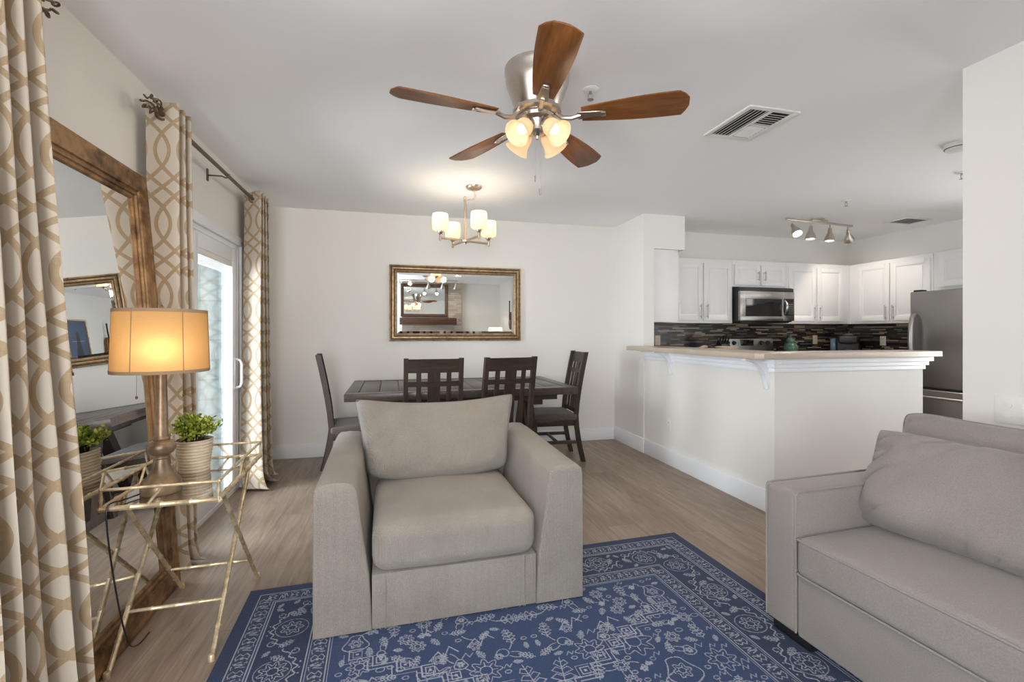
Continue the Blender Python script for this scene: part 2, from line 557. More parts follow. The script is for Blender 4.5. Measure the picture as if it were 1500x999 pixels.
def pillow(wb, wt, hgt, th, sag=0.0, ear=0.0, n=34, wr=0.006, seed=0, bot=0.03, pinch=0.5, rnd_=0.04):
    """upright loose cushion: x across, z up, y thickness (front -y); base at z=0"""
    b = B()
    sides = []
    for sgn in (-1, 1):
        rows = []
        for j in range(n + 1):
            v = -1 + 2 * j / n
            row = []
            for i in range(n + 1):
                u = -1 + 2 * i / n
                hw = (wb + (wt - wb) * (v + 1) / 2) / 2
                # outline bows a little between the corners
                x = u * hw * (1 - 0.05 * (1 - v * v))
                z = (v + 1) / 2 * hgt
                cr = (u * v) ** 6
                x -= math.copysign(rnd_ * .42 * cr, u)
                z -= math.copysign(rnd_ * .42 * cr, v)
                z += ear * max(0, v) ** 2 * (u * u) ** 1.5 - sag * max(0, v) * (1 - u * u)
                z -= bot * max(0, -v) ** 2 * (1 - u * u)
                e = max(0.0, (1 - u ** 4)) * max(0.0, (1 - v ** 4))
                t = th / 2 * e ** pinch * (1.0 - 0.20 * v)
                pz = mnoise.noise(Vector((x * 5 + seed, sgn * 3.0 + seed, z * 5)))
                ed = (abs(u) ** 5 + abs(v) ** 5)
                cre = 1 - abs(mnoise.noise(Vector((x * 7 + seed, z * 9 - x * 4, sgn))))
                t += (wr * pz * 1.5 - wr * 1.1 * cre ** 8 * min(1, ed * 2.5)) * min(1, e * 8)
                row.append(Vector((x, sgn * t, z)))
            rows.append(row)
        sides.append(rows)
    for rows in sides:
        b.grid(rows)
    bmesh.ops.remove_doubles(b.bm, verts=b.bm.verts[:], dist=0.0005)
    per = [sides[0][0][i] for i in range(n)] + [sides[0][j][n] for j in range(n)] + [sides[0][n][n - i] for i in range(n)] + [sides[0][n - j][0] for j in range(n)]
    per = [Vector((p.x, 0, p.z)) for p in per]
    return b, per

# ------------------------------------------------------------------ the room
H = 2.44
XL, YB, XR = -1.20, 4.885, 2.54          # left wall, back wall, right wall (inner faces)
XK, YR = 5.86, -1.60                     # kitchen's right wall, wall behind
struct('floor', B().b((-1.30, -1.75, -0.08), (6.0, 5.02, 0)), M['floor'], label='grey brown wood plank floor of the whole room', cat='floor')
struct('ceiling', B().b((-1.30, -1.75, H), (6.0, 5.02, H + 0.1)), M['ceiling'], label='flat white ceiling over living room and kitchen', cat='ceiling')
DY0, DY1, DZ = 2.44, 4.06, 1.90          # patio door opening
WY0, WY1, WZ0, WZ1 = -0.75, 1.30, 0.35, 2.10
wl = B()
wl.b((-1.30, YR, 0), (XL, WY0, H)); wl.b((-1.30, WY0, 0), (XL, WY1, WZ0)); wl.b((-1.30, WY0, WZ1), (XL, WY1, H))
wl.b((-1.30, WY1, 0), (XL, DY0, H)); wl.b((-1.30, DY0, DZ), (XL, DY1, H)); wl.b((-1.30, DY1, 0), (XL, YB, H))
struct('wall_left', wl, M['wall'], label='cream left wall with patio door and leaning mirror', cat='wall')
struct('wall_back', B().b((-1.30, YB, 0), (XK + 0.12, YB + 0.12, H)), M['wall'], label='cream back wall behind dining table and kitchen cabinets', cat='wall')
struct('wall_right', B().b((XR, YR, 0), (XR + 0.12, 1.56, H)), M['wall'], label='cream right wall behind the taupe sofa', cat='wall')
struct('wall_partition', B().b((2.45, 4.24, 0), (2.57, YB, H)), M['wall'], label='short cream partition between dining area and kitchen', cat='wall')
struct('wall_soffit', B().b((2.57, 4.24, 2.09), (2.93, YB, H)), M['wall'], label='cream boxed soffit above left kitchen cabinet', cat='wall')
wkr = B()
wkr.b((XK, 1.44, 0), (XK + 0.12, 1.62, H)); wkr.b((XK, 2.58, 0), (XK + 0.12, YB, H))
wkr.b((XK, 1.62, 0), (XK + 0.12, 2.58, 0.40)); wkr.b((XK, 1.62, 2.08), (XK + 0.12, 2.58, H))
struct('wall_kitchen_right', wkr, M['wall'], label='cream right wall of the kitchen', cat='wall')
wf = B()
wf.b((XR + 0.12, 1.44, 0), (3.45, 1.56, H)); wf.b((5.35, 1.44, 0), (XK, 1.56, H))
wf.b((3.45, 1.44, 0), (5.35, 1.56, 0.85)); wf.b((3.45, 1.44, 2.05), (5.35, 1.56, H))
struct('wall_kitchen_front', wf, M['wall'], label='kitchen wall with an added window facing the stove', cat='wall')
wr = B()
wr.b((-1.30, YR - 0.12, 0), (-1.0, YR, H)); wr.b((0.1, YR - 0.12, 0), (XR + 0.12, YR, H))
wr.b((-1.0, YR - 0.12, 0), (0.1, YR, 0.55)); wr.b((-1.0, YR - 0.12, 2.15), (0.1, YR, H))
struct('wall_rear', wr, M['wall'], label='cream wall opposite the dining mirror', cat='wall')
struct('wall_fireplace', B().b((0.14, YR, 0), (1.55, YR + 0.14, H)), M['stone'], label='stacked stone fireplace wall seen in dining mirror', cat='wall')
pw = B()
pw.b((2.46, 2.57, 0), (2.60, 4.24, 1.05)); pw.b((2.60, 2.57, 0), (3.78, 2.71, 1.05))
struct('wall_peninsula', pw, M['wall'], label='cream half wall under the kitchen bar', cat='wall')
ext = B().b((-3.6, 4.35, -0.1), (-1.31, 4.45, 3.0))
struct('wall_exterior', ext, M['shingle'], label='blue grey shingled outside wall beyond the patio door', cat='wall')
struct('floor_porch', B().b((-3.6, 1.6, -0.14), (-1.30, 4.35, -0.05)), M['porch'], label='grey porch floor outside patio door', cat='floor')

def baseboard(name, lo, hi, label):
    b = B().b(lo, hi, 0.004)
    struct(name, b, M['trim'], label=label, cat='baseboard')
baseboard('baseboard_back', (XL, YB - 0.016, 0), (2.45, YB, 0.135), 'white baseboard along the back wall')
bl = B(); bl.b((XL, YR, 0), (XL + 0.016, DY0 - 0.1, 0.135), 0.004); bl.b((XL, DY1 + 0.09, 0), (XL + 0.016, YB, 0.135), 0.004)
struct('baseboard_left', bl, M['trim'], label='white baseboard along the left wall', cat='baseboard')
bp = B(); bp.b((2.442, 2.552, 0), (2.46, 4.24, 0.15), 0.004); bp.b((2.442, 2.552, 0), (3.78, 2.57, 0.15), 0.004)
bp.b((2.434, 4.22, 0), (2.45, YB - 0.016, 0.15), 0.004)
struct('baseboard_peninsula', bp, M['trim'], label='white baseboard along the kitchen half wall', cat='baseboard')
baseboard('baseboard_right', (XR - 0.016, YR, 0), (XR, 1.56, 0.135), 'white baseboard along the right wall')

# crown strip under the bar counter
def strip(b, lo, hi, outx, outy):
    pass
ct = B()
for k, (o, z0, z1) in enumerate(((0.012, 0.955, 0.985), (0.026, 0.985, 1.015), (0.045, 1.015, 1.050))):
    ct.b((2.46 - o, 2.57 - o, z0), (2.475, 4.235, z1), 0.003)
    ct.b((2.475, 2.57 - o, z0), (3.78 + o, 2.585, z1), 0.003)
    ct.b((3.765, 2.585, z0), (3.78 + o, 2.71, z1), 0.003)
struct('trim_1', ct, M['trim'], label='stepped white crown strip under the bar counter', cat='trim')

# side window, then three added unseen windows that let in fill light
def window(name, lo, hi, axis, label):
    root = bpy.data.objects.new(name, None); C.objects.link(root)
    root['kind'] = 'structure'; root['label'] = label; root['category'] = 'window'
    fr = B()
    d0, d1 = lo[axis], hi[axis]
    o = 1 - axis
    def bar(a0, a1, z0, z1):
        l, h = [0, 0, z0], [0, 0, z1]
        l[axis], h[axis] = d0, d1
        l[o], h[o] = a0, a1
        fr.b(l, h, 0.004)
    a0, a1, z0, z1 = lo[o], hi[o], lo[2], hi[2]
    bar(a0, a0 + .05, z0, z1); bar(a1 - .05, a1, z0, z1); bar(a0 + .05, a1 - .05, z0, z0 + .05); bar(a0 + .05, a1 - .05, z1 - .05, z1)
    bar((a0 + a1) / 2 - .02, (a0 + a1) / 2 + .02, z0 + .05, z1 - .05)
    fr.build('window_frame', M['trim'], root)
    l, h = list(lo), list(hi)
    m = (d0 + d1) / 2
    l[axis], h[axis] = m - .003, m + .003
    B().b(l, h).build('pane', M['glass'], root)
window('window_1', (-1.27, WY0, WZ0), (-1.21, WY1, WZ1), 0, 'side window beside the near curtain')
window('added_window_2', (-1.0, YR - .09, .55), (.1, YR - .03, 2.15), 1, 'added unseen window beside the stone fireplace')  # added opening for the fill light behind the camera
window('added_window_3', (3.45, 1.47, .85), (5.35, 1.53, 2.05), 1, 'added unseen kitchen window opposite the stove')  # added out of view to brighten the kitchen

window('added_window_4', (XK + .02, 1.62, .40), (XK + .08, 2.58, 2.08), 0, 'added unseen hall window at the right end of the kitchen')  # added out of view to carry light across to the left wall

# patio door
dr = bpy.data.objects.new('door_1', None); C.objects.link(dr)
dr['kind'] = 'structure'; dr['label'] = 'white sliding glass patio door between the curtains'; dr['category'] = 'door'
b = B()   # casing and jamb
b.b((XL, DY0 - .07, 0), (XL + .018, DY0, DZ + .06), .004); b.b((XL, DY1, 0), (XL + .018, DY1 + .07, DZ + .06), .004)
b.b((XL, DY0 - .075, DZ + .0005), (XL + .022, DY1 + .075, DZ + .065), .004)
b.b((-1.30, DY0, 0), (XL, DY0 + .035, DZ)); b.b((-1.30, DY1 - .035, 0), (XL, DY1, DZ)); b.b((-1.299, DY0 + .035, DZ - .035), (XL - .001, DY1 - .035, DZ)); b.b((-1.299, DY0 + .035, 0), (XL - .001, DY1 - .035, .03))
b.build('door_frame', M['trim'], dr)
def sash(y0, y1, x0, x1, st=.10):
    b = B()
    b.b((x0, y0, .03), (x1, y0 + st, DZ - .035), .004); b.b((x0, y1 - st, .03), (x1, y1, DZ - .035), .004)
    b.b((x0 + .001, y0 + st - .006, .03), (x1 - .001, y1 - st + .006, .03 + .12), .003); b.b((x0 + .001, y0 + st - .006, DZ - .035 - .10), (x1 - .001, y1 - st + .006, DZ - .035), .003)
    p = b.build('door_panel', M['trim'], dr)
    B().b(((x0 + x1) / 2 - .004, y0 + st - .005, .14), ((x0 + x1) / 2 + .004, y1 - st + .005, DZ - .13)).build('pane', M['glass'], p)
    return p
sash(DY0 + .035, 3.30, -1.285, -1.250)
p2 = sash(3.19, DY1 - .035, -1.240, -1.205)
hb = B().tube([(-1.195, 3.965, .80), (-1.165, 3.965, .81), (-1.155, 3.965, .84), (-1.155, 3.965, .98), (-1.165, 3.965, 1.01), (-1.195, 3.965, 1.02)], .010, 8)
hb.b((-1.206, 3.945, .79), (-1.196, 3.985, 1.03), .003)
hb.build('door_handle', M['trim'], p2)
bb = B()
bb.b((-1.232, 3.30, DZ - .175), (-1.208, 3.92, DZ - .135), .004)
for k in range(6):
    bb.box((-1.222, 3.61, DZ - .185 - k * .008), (.022, .60, .0018), mat=Matrix.Rotation(R(20), 3, 'Y'))
bb.build('blind', M['plastic'], dr)

# ------------------------------------------------------------------ rug (woven pattern drawn thread by thread into the pile colours)
def make_rug():
    Wd, Ln = 2.30, 3.20
    nx = 1080
    dx = Wd / nx
    y_fine = np.arange(0, 1.45, dx)
    y_coarse = np.arange(1.45, Ln + 0.006, 0.012)
    ys = np.concatenate([y_fine, y_coarse])           # distance from the far edge
    # raster in pattern space
    px = dx
    Hh = int(Ln / px) + 2
    img = np.zeros((Hh, nx + 1), np.float32)
    rg = np.random.RandomState(3)
    def seg(p, q, wd=.0045, val=1.0):
        n_ = max(2, int(np.hypot(q[0] - p[0], q[1] - p[1]) / (px * .7)) + 1)
        wd = max(.0030, wd - .0014)
        for t in np.linspace(0, 1, n_):
            dot(p[0] + (q[0] - p[0]) * t, p[1] + (q[1] - p[1]) * t, wd, val)
    def dot(x, y, wd, val=1.0):
        r = wd / 2
        i0, i1 = int(x / px - r / px + .5), int(x / px + r / px + .5)
        j0, j1 = int(y / px - r / px + .5), int(y / px + r / px + .5)
        i1 = max(i1, i0 + 1); j1 = max(j1, j0 + 1)
        if i1 < 0 or j1 < 0 or i0 > nx or j0 >= Hh: return
        img[max(0, j0):j1, max(0, i0):i1] = np.maximum(img[max(0, j0):j1, max(0, i0):i1], val)
    def poly(pts, wd=.0045, closed=False, val=1.0):
        pts = list(pts)
        for p, q in zip(pts, pts[1:] + (pts[:1] if closed else [])):
            if p is pts[-1] and not closed: break
            seg(p, q, wd, val)
    def loop(cx, cy, fr, k=28, wd=.0045, val=1.0):
        poly([(cx + fr(a)[0], cy + fr(a)[1]) for a in np.linspace(0, 2 * PI, k, endpoint=False)], wd, True, val)
    def rosette(cx, cy, r, pet=8, val=.9):
        loop(cx, cy, lambda a: (r * (1 + .22 * math.cos(pet * a)) * math.cos(a), r * (1 + .22 * math.cos(pet * a)) * math.sin(a)), 64, .0045, val)
        loop(cx, cy, lambda a: (r * .45 * math.cos(a), r * .45 * math.sin(a)), 20, .0045, val)
        for k in range(pet):
            a = 2 * PI * k / pet
            seg((cx + .5 * r * math.cos(a), cy + .5 * r * math.sin(a)), (cx + .85 * r * math.cos(a), cy + .85 * r * math.sin(a)), .0045, val)
    def leafm(cx, cy, ang, L, val=.9):
        ca, sa = math.cos(ang), math.sin(ang)
        T = lambda u, v: (cx + u * ca - v * sa, cy + u * sa + v * ca)
        seg(T(0, 0), T(L, 0), .0045, val)
        for k in range(1, 5):
            u = L * k / 5
            w_ = L * .28 * (1 - abs(k - 2.2) / 4)
            for s in (-1, 1):
                poly([T(u - .1 * L, 0), T(u + .02 * L, s * w_), T(u + .12 * L, s * w_ * .55), T(u + .05 * L, 0)], .004, False, val)
    def scroll(cx, cy, ang, L, val=.9, flip=1):
        pts = []
        for t in np.linspace(0, 1, 40):
            a = t * 2.6 * PI
            r = L * (1 - t) * .45
            pts.append((cx + math.cos(ang) * L * t * .2 + r * math.cos(ang + flip * a), cy + math.sin(ang) * L * t * .2 + r * math.sin(ang + flip * a)))
        poly(pts, .0048, False, val)
    def rect(m, wd, val=1.0):
        poly([(m, m), (Wd - m, m), (Wd - m, Ln - m), (m, Ln - m)], wd, True, val)
    # borders: plain edge, guard of small repeats, wide vine border, guard, field
    for m, wd in ((.055, .006), (.122, .006), (.132, .004), (.315, .006), (.325, .004), (.392, .006), (.402, .004)):
        rect(m, wd)
    def along(m, step, fn, corner=.0):
        n_ = int((Wd - 2 * m) / step)
        for k in range(n_):
            x = m + (Wd - 2 * m) * (k + .5) / n_
            fn(x, m, 0, k); fn(x, Ln - m, PI, k)
        n_ = int((Ln - 2 * m) / step)
        for k in range(n_):
            y = m + (Ln - 2 * m) * (k + .5) / n_
            fn(m, y, -PI / 2, k); fn(Wd - m, y, PI / 2, k)
    def guard(x, y, a, k):
        ca, sa = math.cos(a), math.sin(a)
        T = lambda u, v: (x + u * ca - v * sa, y + u * sa + v * ca)
        if k % 2 == 0:
            poly([T(-.018, -.02), T(-.004, 0), T(-.018, .02), T(.0, .024), T(.016, .012), T(.004, 0), T(.016, -.012), T(.0, -.024)], .0045, True, .85)
            dot(*T(-.012, 0), .010, .85)
        else:
            poly([T(-.016, .022), T(-.008, -.01), T(.0, .016), T(.008, -.022), T(.018, .005)], .005, False, .85)
            poly([T(-.02, -.022), T(.0, -.026), T(.01, .024), T(.02, .02)], .0045, False, .7)
    along(.0885, .046, guard)
    along(.358, .046, guard)
    def vine(x, y, a, k):
        ca, sa = math.cos(a), math.sin(a)
        T = lambda u, v: (x + u * ca - v * sa, y + u * sa + v * ca)
        s = 1 if k % 2 else -1
        poly([T(u, s * .062 * math.cos(PI * u / .24) - .0 + .008 * math.sin(u * 160)) for u in np.linspace(-.12, .12, 40)], .0055, False, .95)
        rosette(*T(0, s * -.012), .042 if k % 2 else .036, 7 + k % 2 * 2)
        loop(*T(0, s * -.012), lambda q: (.062 * math.cos(q), .058 * math.sin(q)), 40, .004, .75)
        for u in (-.085, .085):
            leafm(*T(u, -s * .035), a + PI / 2 * s + (.5 if u > 0 else -.5), .06, .8)
            scroll(*T(u * 1.1, s * .045), a, .045, .8, 1 if u > 0 else -1)
        for q in range(3):
            dot(*T(-.03 + .03 * q, s * .075), .007, .8)
    along(.2235, .24, vine)
    # field: stepped medallion frame with sprays
    cx, cy = Wd / 2, Ln / 2
    def stair(sx, sy, x0, y0, n_, sw, sh, wd=.006):
        x, y = x0, y0
        pts = [(x, y)]
        for k in range(n_):
            x += sx * sw; pts.append((x, y)); y += sy * sh; pts.append((x, y))
        poly(pts, wd)
        poly([(a + sx * .018, b_ - sy * .0 + .018) for a, b_ in pts], .0045)
        for (a, b_), (c, d) in zip(pts[1::2], pts[2::2]):
            mx, my = (a + c) / 2 - sx * .03, (b_ + d) / 2
            poly([(mx - .016, my - .016), (mx + .016, my - .016), (mx + .016, my + .016), (mx - .016, my + .016)], .0045, True)
            dot(mx, my, .010)
            poly([(mx - .03, my + .03), (mx - .03, my - .028), (mx + .022, my - .028)], .004)
    for sx in (-1, 1):
        for sy, yy in ((-1, .98), (1, Ln - .98)):
            stair(sx, sy, cx, yy + sy * .30 - sy * .30, 8, .085, .0 + .052)
            stair(sx, -sy, cx, cy + sy * .25, 7, .09, .075)
    for s in (-1, 1):
        poly([(cx, 1.05), (cx + s * .55, cy), (cx, Ln - 1.05)], .008)
        poly([(cx, 1.08), (cx + s * .52, cy), (cx, Ln - 1.08)], .0045)
    spots = []
    def free(x, y, r):
        return all((x - a) ** 2 + (y - b_) ** 2 > (r + c) ** 2 for a, b_, c in spots)
    tries = 0
    half = []
    while tries < 9000:
        tries += 1
        r = rg.choice([.085, .062, .048, .032], p=[.35, .3, .2, .15])
        x, y = rg.uniform(.43 + r * .8, cx - .01), rg.uniform(.43 + r * .8, cy)
        if free(x, y, r * .92):
            spots.append((x, y, r)); half.append((x, y, r, rg.randint(6), rg.uniform(0, 2 * PI)))
    for (x, y, r, kd, a) in half:
        for mx in (0, 1):
            for my in (0, 1):
                X_ = Wd - x if mx else x
                Y_ = Ln - y if my else y
                A_ = PI - a if mx else a
                A_ = -A_ if my else A_
                if r < .03:
                    rosette(X_, Y_, r * .7, 5, .85)
                elif kd == 0:
                    rosette(X_, Y_, r * .8, 8)
                elif kd in (1, 2):
                    leafm(X_ - r * math.cos(A_), Y_ - r * math.sin(A_), A_, r * 2.0)
                elif kd == 3:
                    scroll(X_, Y_, A_, r * 1.6, .9, 1 if mx == my else -1)
                    rosette(X_ + r * .6 * math.cos(A_), Y_ + r * .6 * math.sin(A_), r * .3, 6)
                elif kd == 4:
                    poly([(X_ - r * .9, Y_ + r * .5), (X_ - r * .3, Y_ - r * .2), (X_, Y_ + r * .4), (X_ + r * .4, Y_ - r * .5), (X_ + r * .9, Y_ + r * .1)], .005, False, .95)
                    rosette(X_ - r * .4, Y_ + r * .5, r * .32, 6)
                    leafm(X_, Y_, A_, r)
                else:
                    loop(X_, Y_, lambda q: (r * .7 * math.cos(q) * (1 + .25 * math.sin(3 * q)), r * .8 * math.sin(q)), 40, .0048)
                    rosette(X_, Y_, r * .35, 6)
    # small fillers and stems that tie the sprays together
    for (x, y, r, kd, a) in half:
        near = sorted(((x - q[0]) ** 2 + (y - q[1]) ** 2, q) for q in half if q[:2] != (x, y))[:1]
        for d2, q in near:
            mxp, myp = (x + q[0]) / 2 + (q[1] - y) * .35, (y + q[1]) / 2 - (q[0] - x) * .35
            pts = [((1 - t) ** 2 * x + 2 * t * (1 - t) * mxp + t * t * q[0], (1 - t) ** 2 * y + 2 * t * (1 - t) * myp + t * t * q[1]) for t in np.linspace(.25, .75, 14)]
            for mx in (0, 1):
                for my in (0, 1):
                    poly([(Wd - u if mx else u, Ln - v if my else v) for u, v in pts], .005, False, .85)
    more = []
    tries = 0
    while tries < 2500:
        tries += 1
        r = rg.choice([.022, .016])
        x, y = rg.uniform(.42, cx - .01), rg.uniform(.42, cy)
        if free(x, y, r * .8):
            spots.append((x, y, r)); more.append((x, y, r, rg.randint(3), rg.uniform(0, 2 * PI)))
    for (x, y, r, kd, a) in more:
        for mx in (0, 1):
            for my in (0, 1):
                X_ = Wd - x if mx else x
                Y_ = Ln - y if my else y
                A_ = PI - a if mx else a
                A_ = -A_ if my else A_
                if kd == 0: leafm(X_ - r * math.cos(A_), Y_ - r * math.sin(A_), A_, r * 2.4, .8)
                elif kd == 1: loop(X_, Y_, lambda q: (r * .7 * math.cos(q), r * .5 * math.sin(q)), 16, .0045, .8)
                else: poly([(X_ - r, Y_ + r * .5), (X_ - r * .2, Y_ - r * .6), (X_ + r * .3, Y_ + r * .5), (X_ + r, Y_ - r * .4)], .0045, False, .8)
    for k in range(900):
        m_ = rg.uniform(.145, .302)
        side = rg.randint(4)
        s_ = rg.uniform(.14, (Wd if side < 2 else Ln) - .14)
        x, y = [(s_, m_), (s_, Ln - m_), (m_, s_), (Wd - m_, s_)][side]
        j_, i_ = int(y / px), int(x / px)
        if img[max(0, j_ - 9):j_ + 9, max(0, i_ - 9):i_ + 9].max() < .1:
            a = rg.uniform(0, 2 * PI)
            leafm(x - .016 * math.cos(a), y - .016 * math.sin(a), a, .036, .75)
    # colours
    jj = np.clip((ys / px).astype(int), 0, Hh - 1)
    val = img[jj]
    val = val * (0.80 + 0.35 * rg.rand(*val.shape)).astype(np.float32)
    val = np.clip(val, 0, 1)
    navy = np.array([0.031, 0.054, 0.130], np.float32)
    navy_d = np.array([0.022, 0.036, 0.085], np.float32)
    pale = np.array([0.42, 0.45, 0.50], np.float32)
    xs = np.linspace(0, Wd, nx + 1)
    mE = np.minimum(np.minimum(xs[None, :], Wd - xs[None, :]), np.minimum(ys[:, None], Ln - ys[:, None]))
    isb = ((mE > .13) & (mE < .32))[..., None]
    g = np.where(isb, navy_d, navy)
    g = np.where((mE < .055)[..., None], np.array([0.024, 0.040, 0.095], np.float32), g)
    guardm = (((mE > .06) & (mE < .12)) | ((mE > .328) & (mE < .392)))[..., None]
    g = np.where(guardm, np.array([0.030, 0.045, 0.095], np.float32), g)
    g = g * (0.8 + 0.4 * rg.rand(*mE.shape))[..., None]
    col = g * (1 - val[..., None] * .80) + pale * val[..., None] * .80
    ny = len(ys)
    X, Y = np.meshgrid(xs - Wd / 2, -ys)
    co = np.zeros((ny * (nx + 1), 3), np.float32)
    co[:, 0] = X.ravel(); co[:, 1] = Y.ravel()
    co[:, 2] = 0.010 + 0.0014 * np.clip(val.ravel(), 0, 1) + 0.0010 * rg.rand(co.shape[0])
    idx = np.arange(ny * (nx + 1)).reshape(ny, nx + 1)
    q = np.stack([idx[:-1, :-1], idx[1:, :-1], idx[1:, 1:], idx[:-1, 1:]], -1).reshape(-1, 4)
    # bound edge down to the floor
    ring = np.concatenate([idx[0, :], idx[1:, -1], idx[-1, -2::-1], idx[-2:0:-1, 0]])
    low = co[ring].copy(); low[:, 2] = 0.0
    base = len(co)
    co = np.concatenate([co, low])
    k = np.arange(len(ring)); k2 = (k + 1) % len(ring)
    q2 = np.stack([ring[k], ring[k2], base + k2, base + k], -1)
    q = np.concatenate([q, q2]).astype(np.int32)
    me = bpy.data.meshes.new('area_rug')
    me.vertices.add(len(co)); me.vertices.foreach_set('co', co.ravel())
    me.loops.add(q.size); me.loops.foreach_set('vertex_index', q.ravel())
    me.polygons.add(len(q))
    me.polygons.foreach_set('loop_start', np.arange(0, q.size, 4, dtype=np.int32))
    me.update(calc_edges=True)
    at = me.color_attributes.new('thread', 'FLOAT_COLOR', 'POINT')
    cc = np.ones((len(co), 4), np.float32)
    cc[:ny * (nx + 1), :3] = col.reshape(-1, 3)
    cc[ny * (nx + 1):, :3] = navy
    at.data.foreach_set('color', cc.ravel())
    t = NT('navy_woven_rug')
    c = t.n('VertexColor', layer_name='thread').outputs[0]
    me.materials.append(t.done(t.bsdf(c, 0.95, 0.0, t.bump(t.noise(t.coord(), 500, 2), 0.4, 0.003), 0.1, Sheen_Weight=0.15)))
    o = bpy.data.objects.new('area_rug', me)
    C.objects.link(o)
    return o
rug = make_rug()
rug.location = (0.49, 2.437, 0.0)
rug.rotation_euler = (0, 0, R(2.0))
tag(rug, 'navy blue oriental rug with pale vine pattern under the armchair', 'rug')

# ------------------------------------------------------------------ armchair
def make_armchair():
    r = thing('armchair', 'oatmeal ribbed armchair with wide sloping arms standing on the blue rug', 'armchair', (0.247, 2.44, 0.0135), R(1.2))
    f = M['chair_fabric']
    for s in (-1, 1):
        b = B()
        # cross-section of the wedge arm, from outer foot round to inner foot
        wi = .225
        n = 12
        prof = [(.575, 0), (.575, .30), (.573, .565), (.568, .590), (.550, .605), (.50, .609), (.450, .606), (.424, .594), (.412, .568), (.398, .46), (.575 - wi + .012, .22), (.575 - wi, 0)]
        poly = [(s * x, z) for x, z in prof]
        # several stations along the depth so that the top can roll at both ends
        st = [(-.485, -.012, .978), (-.475, 0, 1.0), (-.30, 0, 1.003), (0, .0, 1.02), (.30, 0, 1.035), (.455, 0, 1.03), (.485, -.012, .99)]
        rings = []
        for (y, ins, kz) in st:
            rings.append([b.bm.verts.new((x - s * ins * 0, y, z * (kz if z > .4 else 1.0))) for x, z in poly])
        for a, c in zip(rings, rings[1:]):
            for i in range(len(a)):
                j = (i + 1) % len(a)
                b.bm.faces.new((a[i], a[j], c[j], c[i]))
        b.bm.faces.new(rings[0]); b.bm.faces.new(rings[-1][::-1])
        es = [e for e in b.bm.edges if len(e.link_faces) == 2 and (e.verts[0].co.y < -.48 and e.verts[1].co.y < -.48 or e.verts[0].co.y > .48 and e.verts[1].co.y > .48)]
        bmesh.ops.recalc_face_normals(b.bm, faces=b.bm.faces[:])
        bmesh.ops.bevel(b.bm, geom=es, offset=.010, segments=2, profile=.5, affect='EDGES')
        o = b.build('arm', f, r, angle=50)
    b = B().b((-.352, -.478, .0), (.352, .40, .225), .008, 2)
    b.b((-.30, -.481, .0), (-.297, -.477, .22)); b.b((.297, -.481, .0), (.30, -.477, .22))
    b.build('base', f, r)
    B().b((-.42, .26, .0), (.42, .485, .60), .04, 4).build('backrest', f, r)
    def crown(p):
        q = Vector(p)
        u, v = p.x / .355, p.y / .36
        k = max(0, min(1, (p.z + .03) / .10)); k = k * k * (3 - 2 * k)
        q.z += k * (.030 * max(0, 1 - u * u) * max(0, 1 - v * v * .8) - .004)
        if p.y < 0:
            q.y -= .014 * max(0, 1 - u * u) * (p.y / .36) ** 2
        q.z += .004 * mnoise.noise(Vector((p.x * 7, p.y * 7, 2.0)))
        return q
    soft_box((0, -.135, .328), (.352, .362, .103), .062, crown, 16).build('seat_cushion', f, r, angle=70)
    b, per = pillow(.78, .92, .415, .30, sag=.026, ear=.026, seed=4, wr=.012, pinch=.40, rnd_=.05)
    mt = Matrix.Translation((-.012, .135, .430)) @ Matrix.Rotation(R(-13), 4, 'X')
    b.bm.transform(mt)
    pc = b.build('back_cushion', f, r, angle=80)
    B().tube([mt @ p for p in per], .0025, 6, closed=True).build('seam', f, pc)
    return r
make_armchair()

